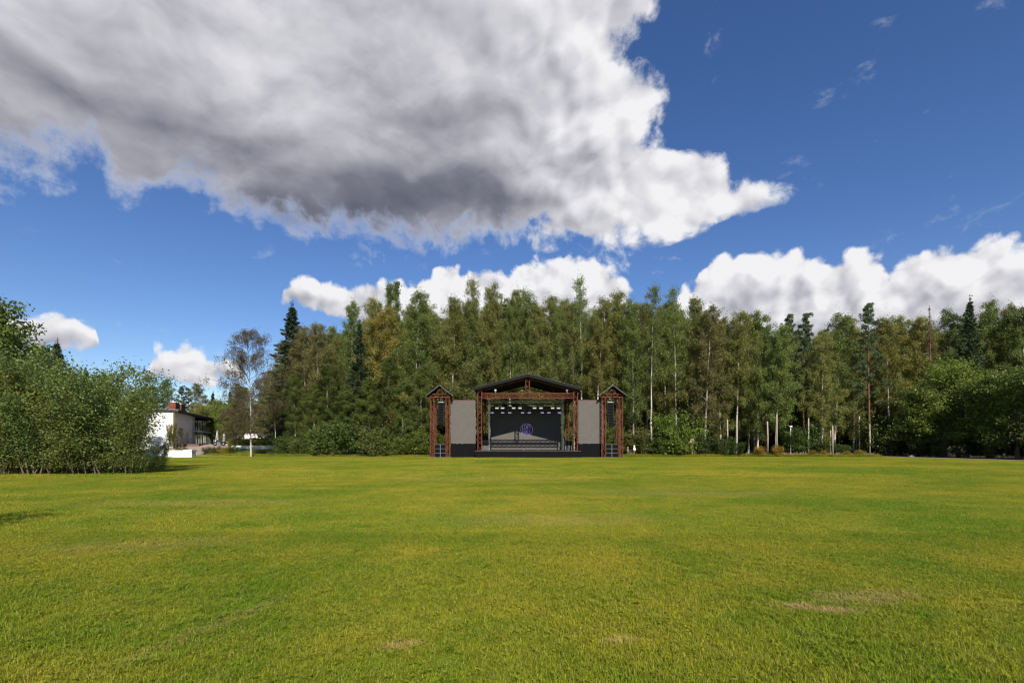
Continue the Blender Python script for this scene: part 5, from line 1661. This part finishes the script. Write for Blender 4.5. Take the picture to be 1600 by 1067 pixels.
# low row of pinkish stakes
m_stake = surf('pinkish_stake', (0.33, 0.20, 0.165), 0.85, 0.2, var=0.45, scale=1.1, col2=(0.20, 0.10, 0.095), stretch=(2, 2, 0.5))
fn = thing('stake_fence', 'low row of pinkish wooden stakes between the golden bushes', 'fence', (X(1232, 76.0), 76.0, 0))
_r = random.Random(8)
stakes = []
for k in range(3):
    stakes.append(MB().tube([(0, 0, -0.1), (0.01, 0, 0.5), (0, 0, 0.58), (0, 0, 0.62)], [0.062, 0.06, 0.05, 0.02], 7).mesh('stake'))
x0, x1 = X(1166, 76) - X(1232, 76), X(1372, 76) - X(1232, 76)
n = 118
for i in range(n):
    o = link('stake', stakes[i % 3], m_stake, fn, (x0 + (x1 - x0) * i / (n - 1) + _r.uniform(-.03, .03), _r.uniform(-.06, .06), 0), _r.uniform(0, 6))
    o.scale = (1, 1, _r.uniform(0.72, 1.15))
    o.rotation_euler = (_r.gauss(0, 0.05), _r.gauss(0, 0.06), 0)
# pale stone by the path
def rock(name, lab, loc, r, mat, seed, sq=0.55):
    bm = bmesh.new()
    bmesh.ops.create_icosphere(bm, subdivisions=3, radius=r)
    for v in bm.verts:
        q = v.co.normalized()
        v.co *= 1 + 0.25 * mnoise.noise(q * 1.6 + Vector((seed, 0, 0))) + 0.08 * mnoise.noise(q * 5)
        v.co.z *= sq
    me = bpy.data.meshes.new(name)
    bm.to_mesh(me)
    bm.free()
    me.polygons.foreach_set('use_smooth', [True] * len(me.polygons))
    return tag(link(name, me, mat, None, loc), lab, 'stone')
m_stone = surf('pale_stone', (0.55, 0.50, 0.43), 0.85, 0.2, var=0.3, scale=3, bump=0.02, bscale=9)
rock('boulder', 'pale stone lying on the edge of the asphalt path', (X(1424, 71.5), 71.5, 0.10), 0.34, m_stone, 3.0)
# pale topped garden ornament among the shrubs
oY = 74.8
m_straw = surf('pale_thatch', (0.52, 0.42, 0.30), 0.95, 0.1, var=0.35, scale=5, stretch=(3, 3, 0.6), bump=0.03, bscale=12)
m_tan = surf('tan_wood', (0.34, 0.215, 0.115), 0.85, 0.2, var=0.35, scale=2, stretch=(1, 1, 0.3))
on = thing('garden_ornament', 'tan wooden garden ornament with a pale shaggy top among shrubs', 'ornament', (X(1078.5, oY), oY, 0))
MB().tube([(0.25, 0, 0), (0.22, 0, 0.9), (0.25, 0, 1.7), (0.2, 0, 2.3)], [0.30, 0.26, 0.28, 0.22], 10).build('post', m_tan, on)
cap = MB()
pr = [(0.95, 2.05), (1.0, 2.25), (0.8, 2.62), (0.45, 2.85), (0.05, 2.92)]
n = 18
vs = [(-0.15 + r * (1 + 0.12 * math.sin(i * 2.7 + z * 3)) * math.cos(2 * PI * i / n), r * 0.7 * math.sin(2 * PI * i / n), z - (0.16 * (i % 3 == 0) if z < 2.1 else 0)) for r, z in pr for i in range(n)]
fs = [(a * n + i, a * n + (i + 1) % n, (a + 1) * n + (i + 1) % n, (a + 1) * n + i) for a in range(len(pr) - 1) for i in range(n)] + [tuple(range(n))[::-1], tuple((len(pr) - 1) * n + i for i in range(n))]
cap.add(vs, fs, True).build('thatched_cap', m_straw, on)
MB().tube([(0.05, -0.1, 0.0), (0.1, -0.1, 0.42), (0.45, -0.12, 0.5)], [0.14, 0.16, 0.10], 8).build('carved_foot', m_tan, on)
# white garden vase and its neighbour near the right tower
vY = 74.6
m_vase = surf('white_plaster', (0.74, 0.73, 0.69), 0.8, 0.2, var=0.2, scale=4)
for px, h, lab in ((991, 1.9, 'white plaster garden post right of the right tower'), (981, 1.55, 'greyish slim garden post next to the right tower')):
    t0 = thing('garden_post', lab, 'garden post', (X(px, vY), vY, 0), 0, 'pale garden posts by the right tower')
    w = 1.0 if px == 991 else 0.6
    MB().tube([(0, 0, 0), (0, 0, h * 0.42), (0, 0, h * 0.45)], [0.07, 0.07, 0.12 * w], 8).build('stem', m_pole, t0)
    MB().tube([(0, 0, h * 0.451), (0, 0, h * 0.55), (0.02, 0, h * 0.68), (-0.03, 0, h * 0.76), (0.02, 0, h * 0.9), (0, 0, h)], [0.16 * w, 0.24 * w, 0.20 * w, 0.13 * w, 0.20 * w, 0.08 * w], 10).build('body', m_vase if w == 1 else m_pole, t0)
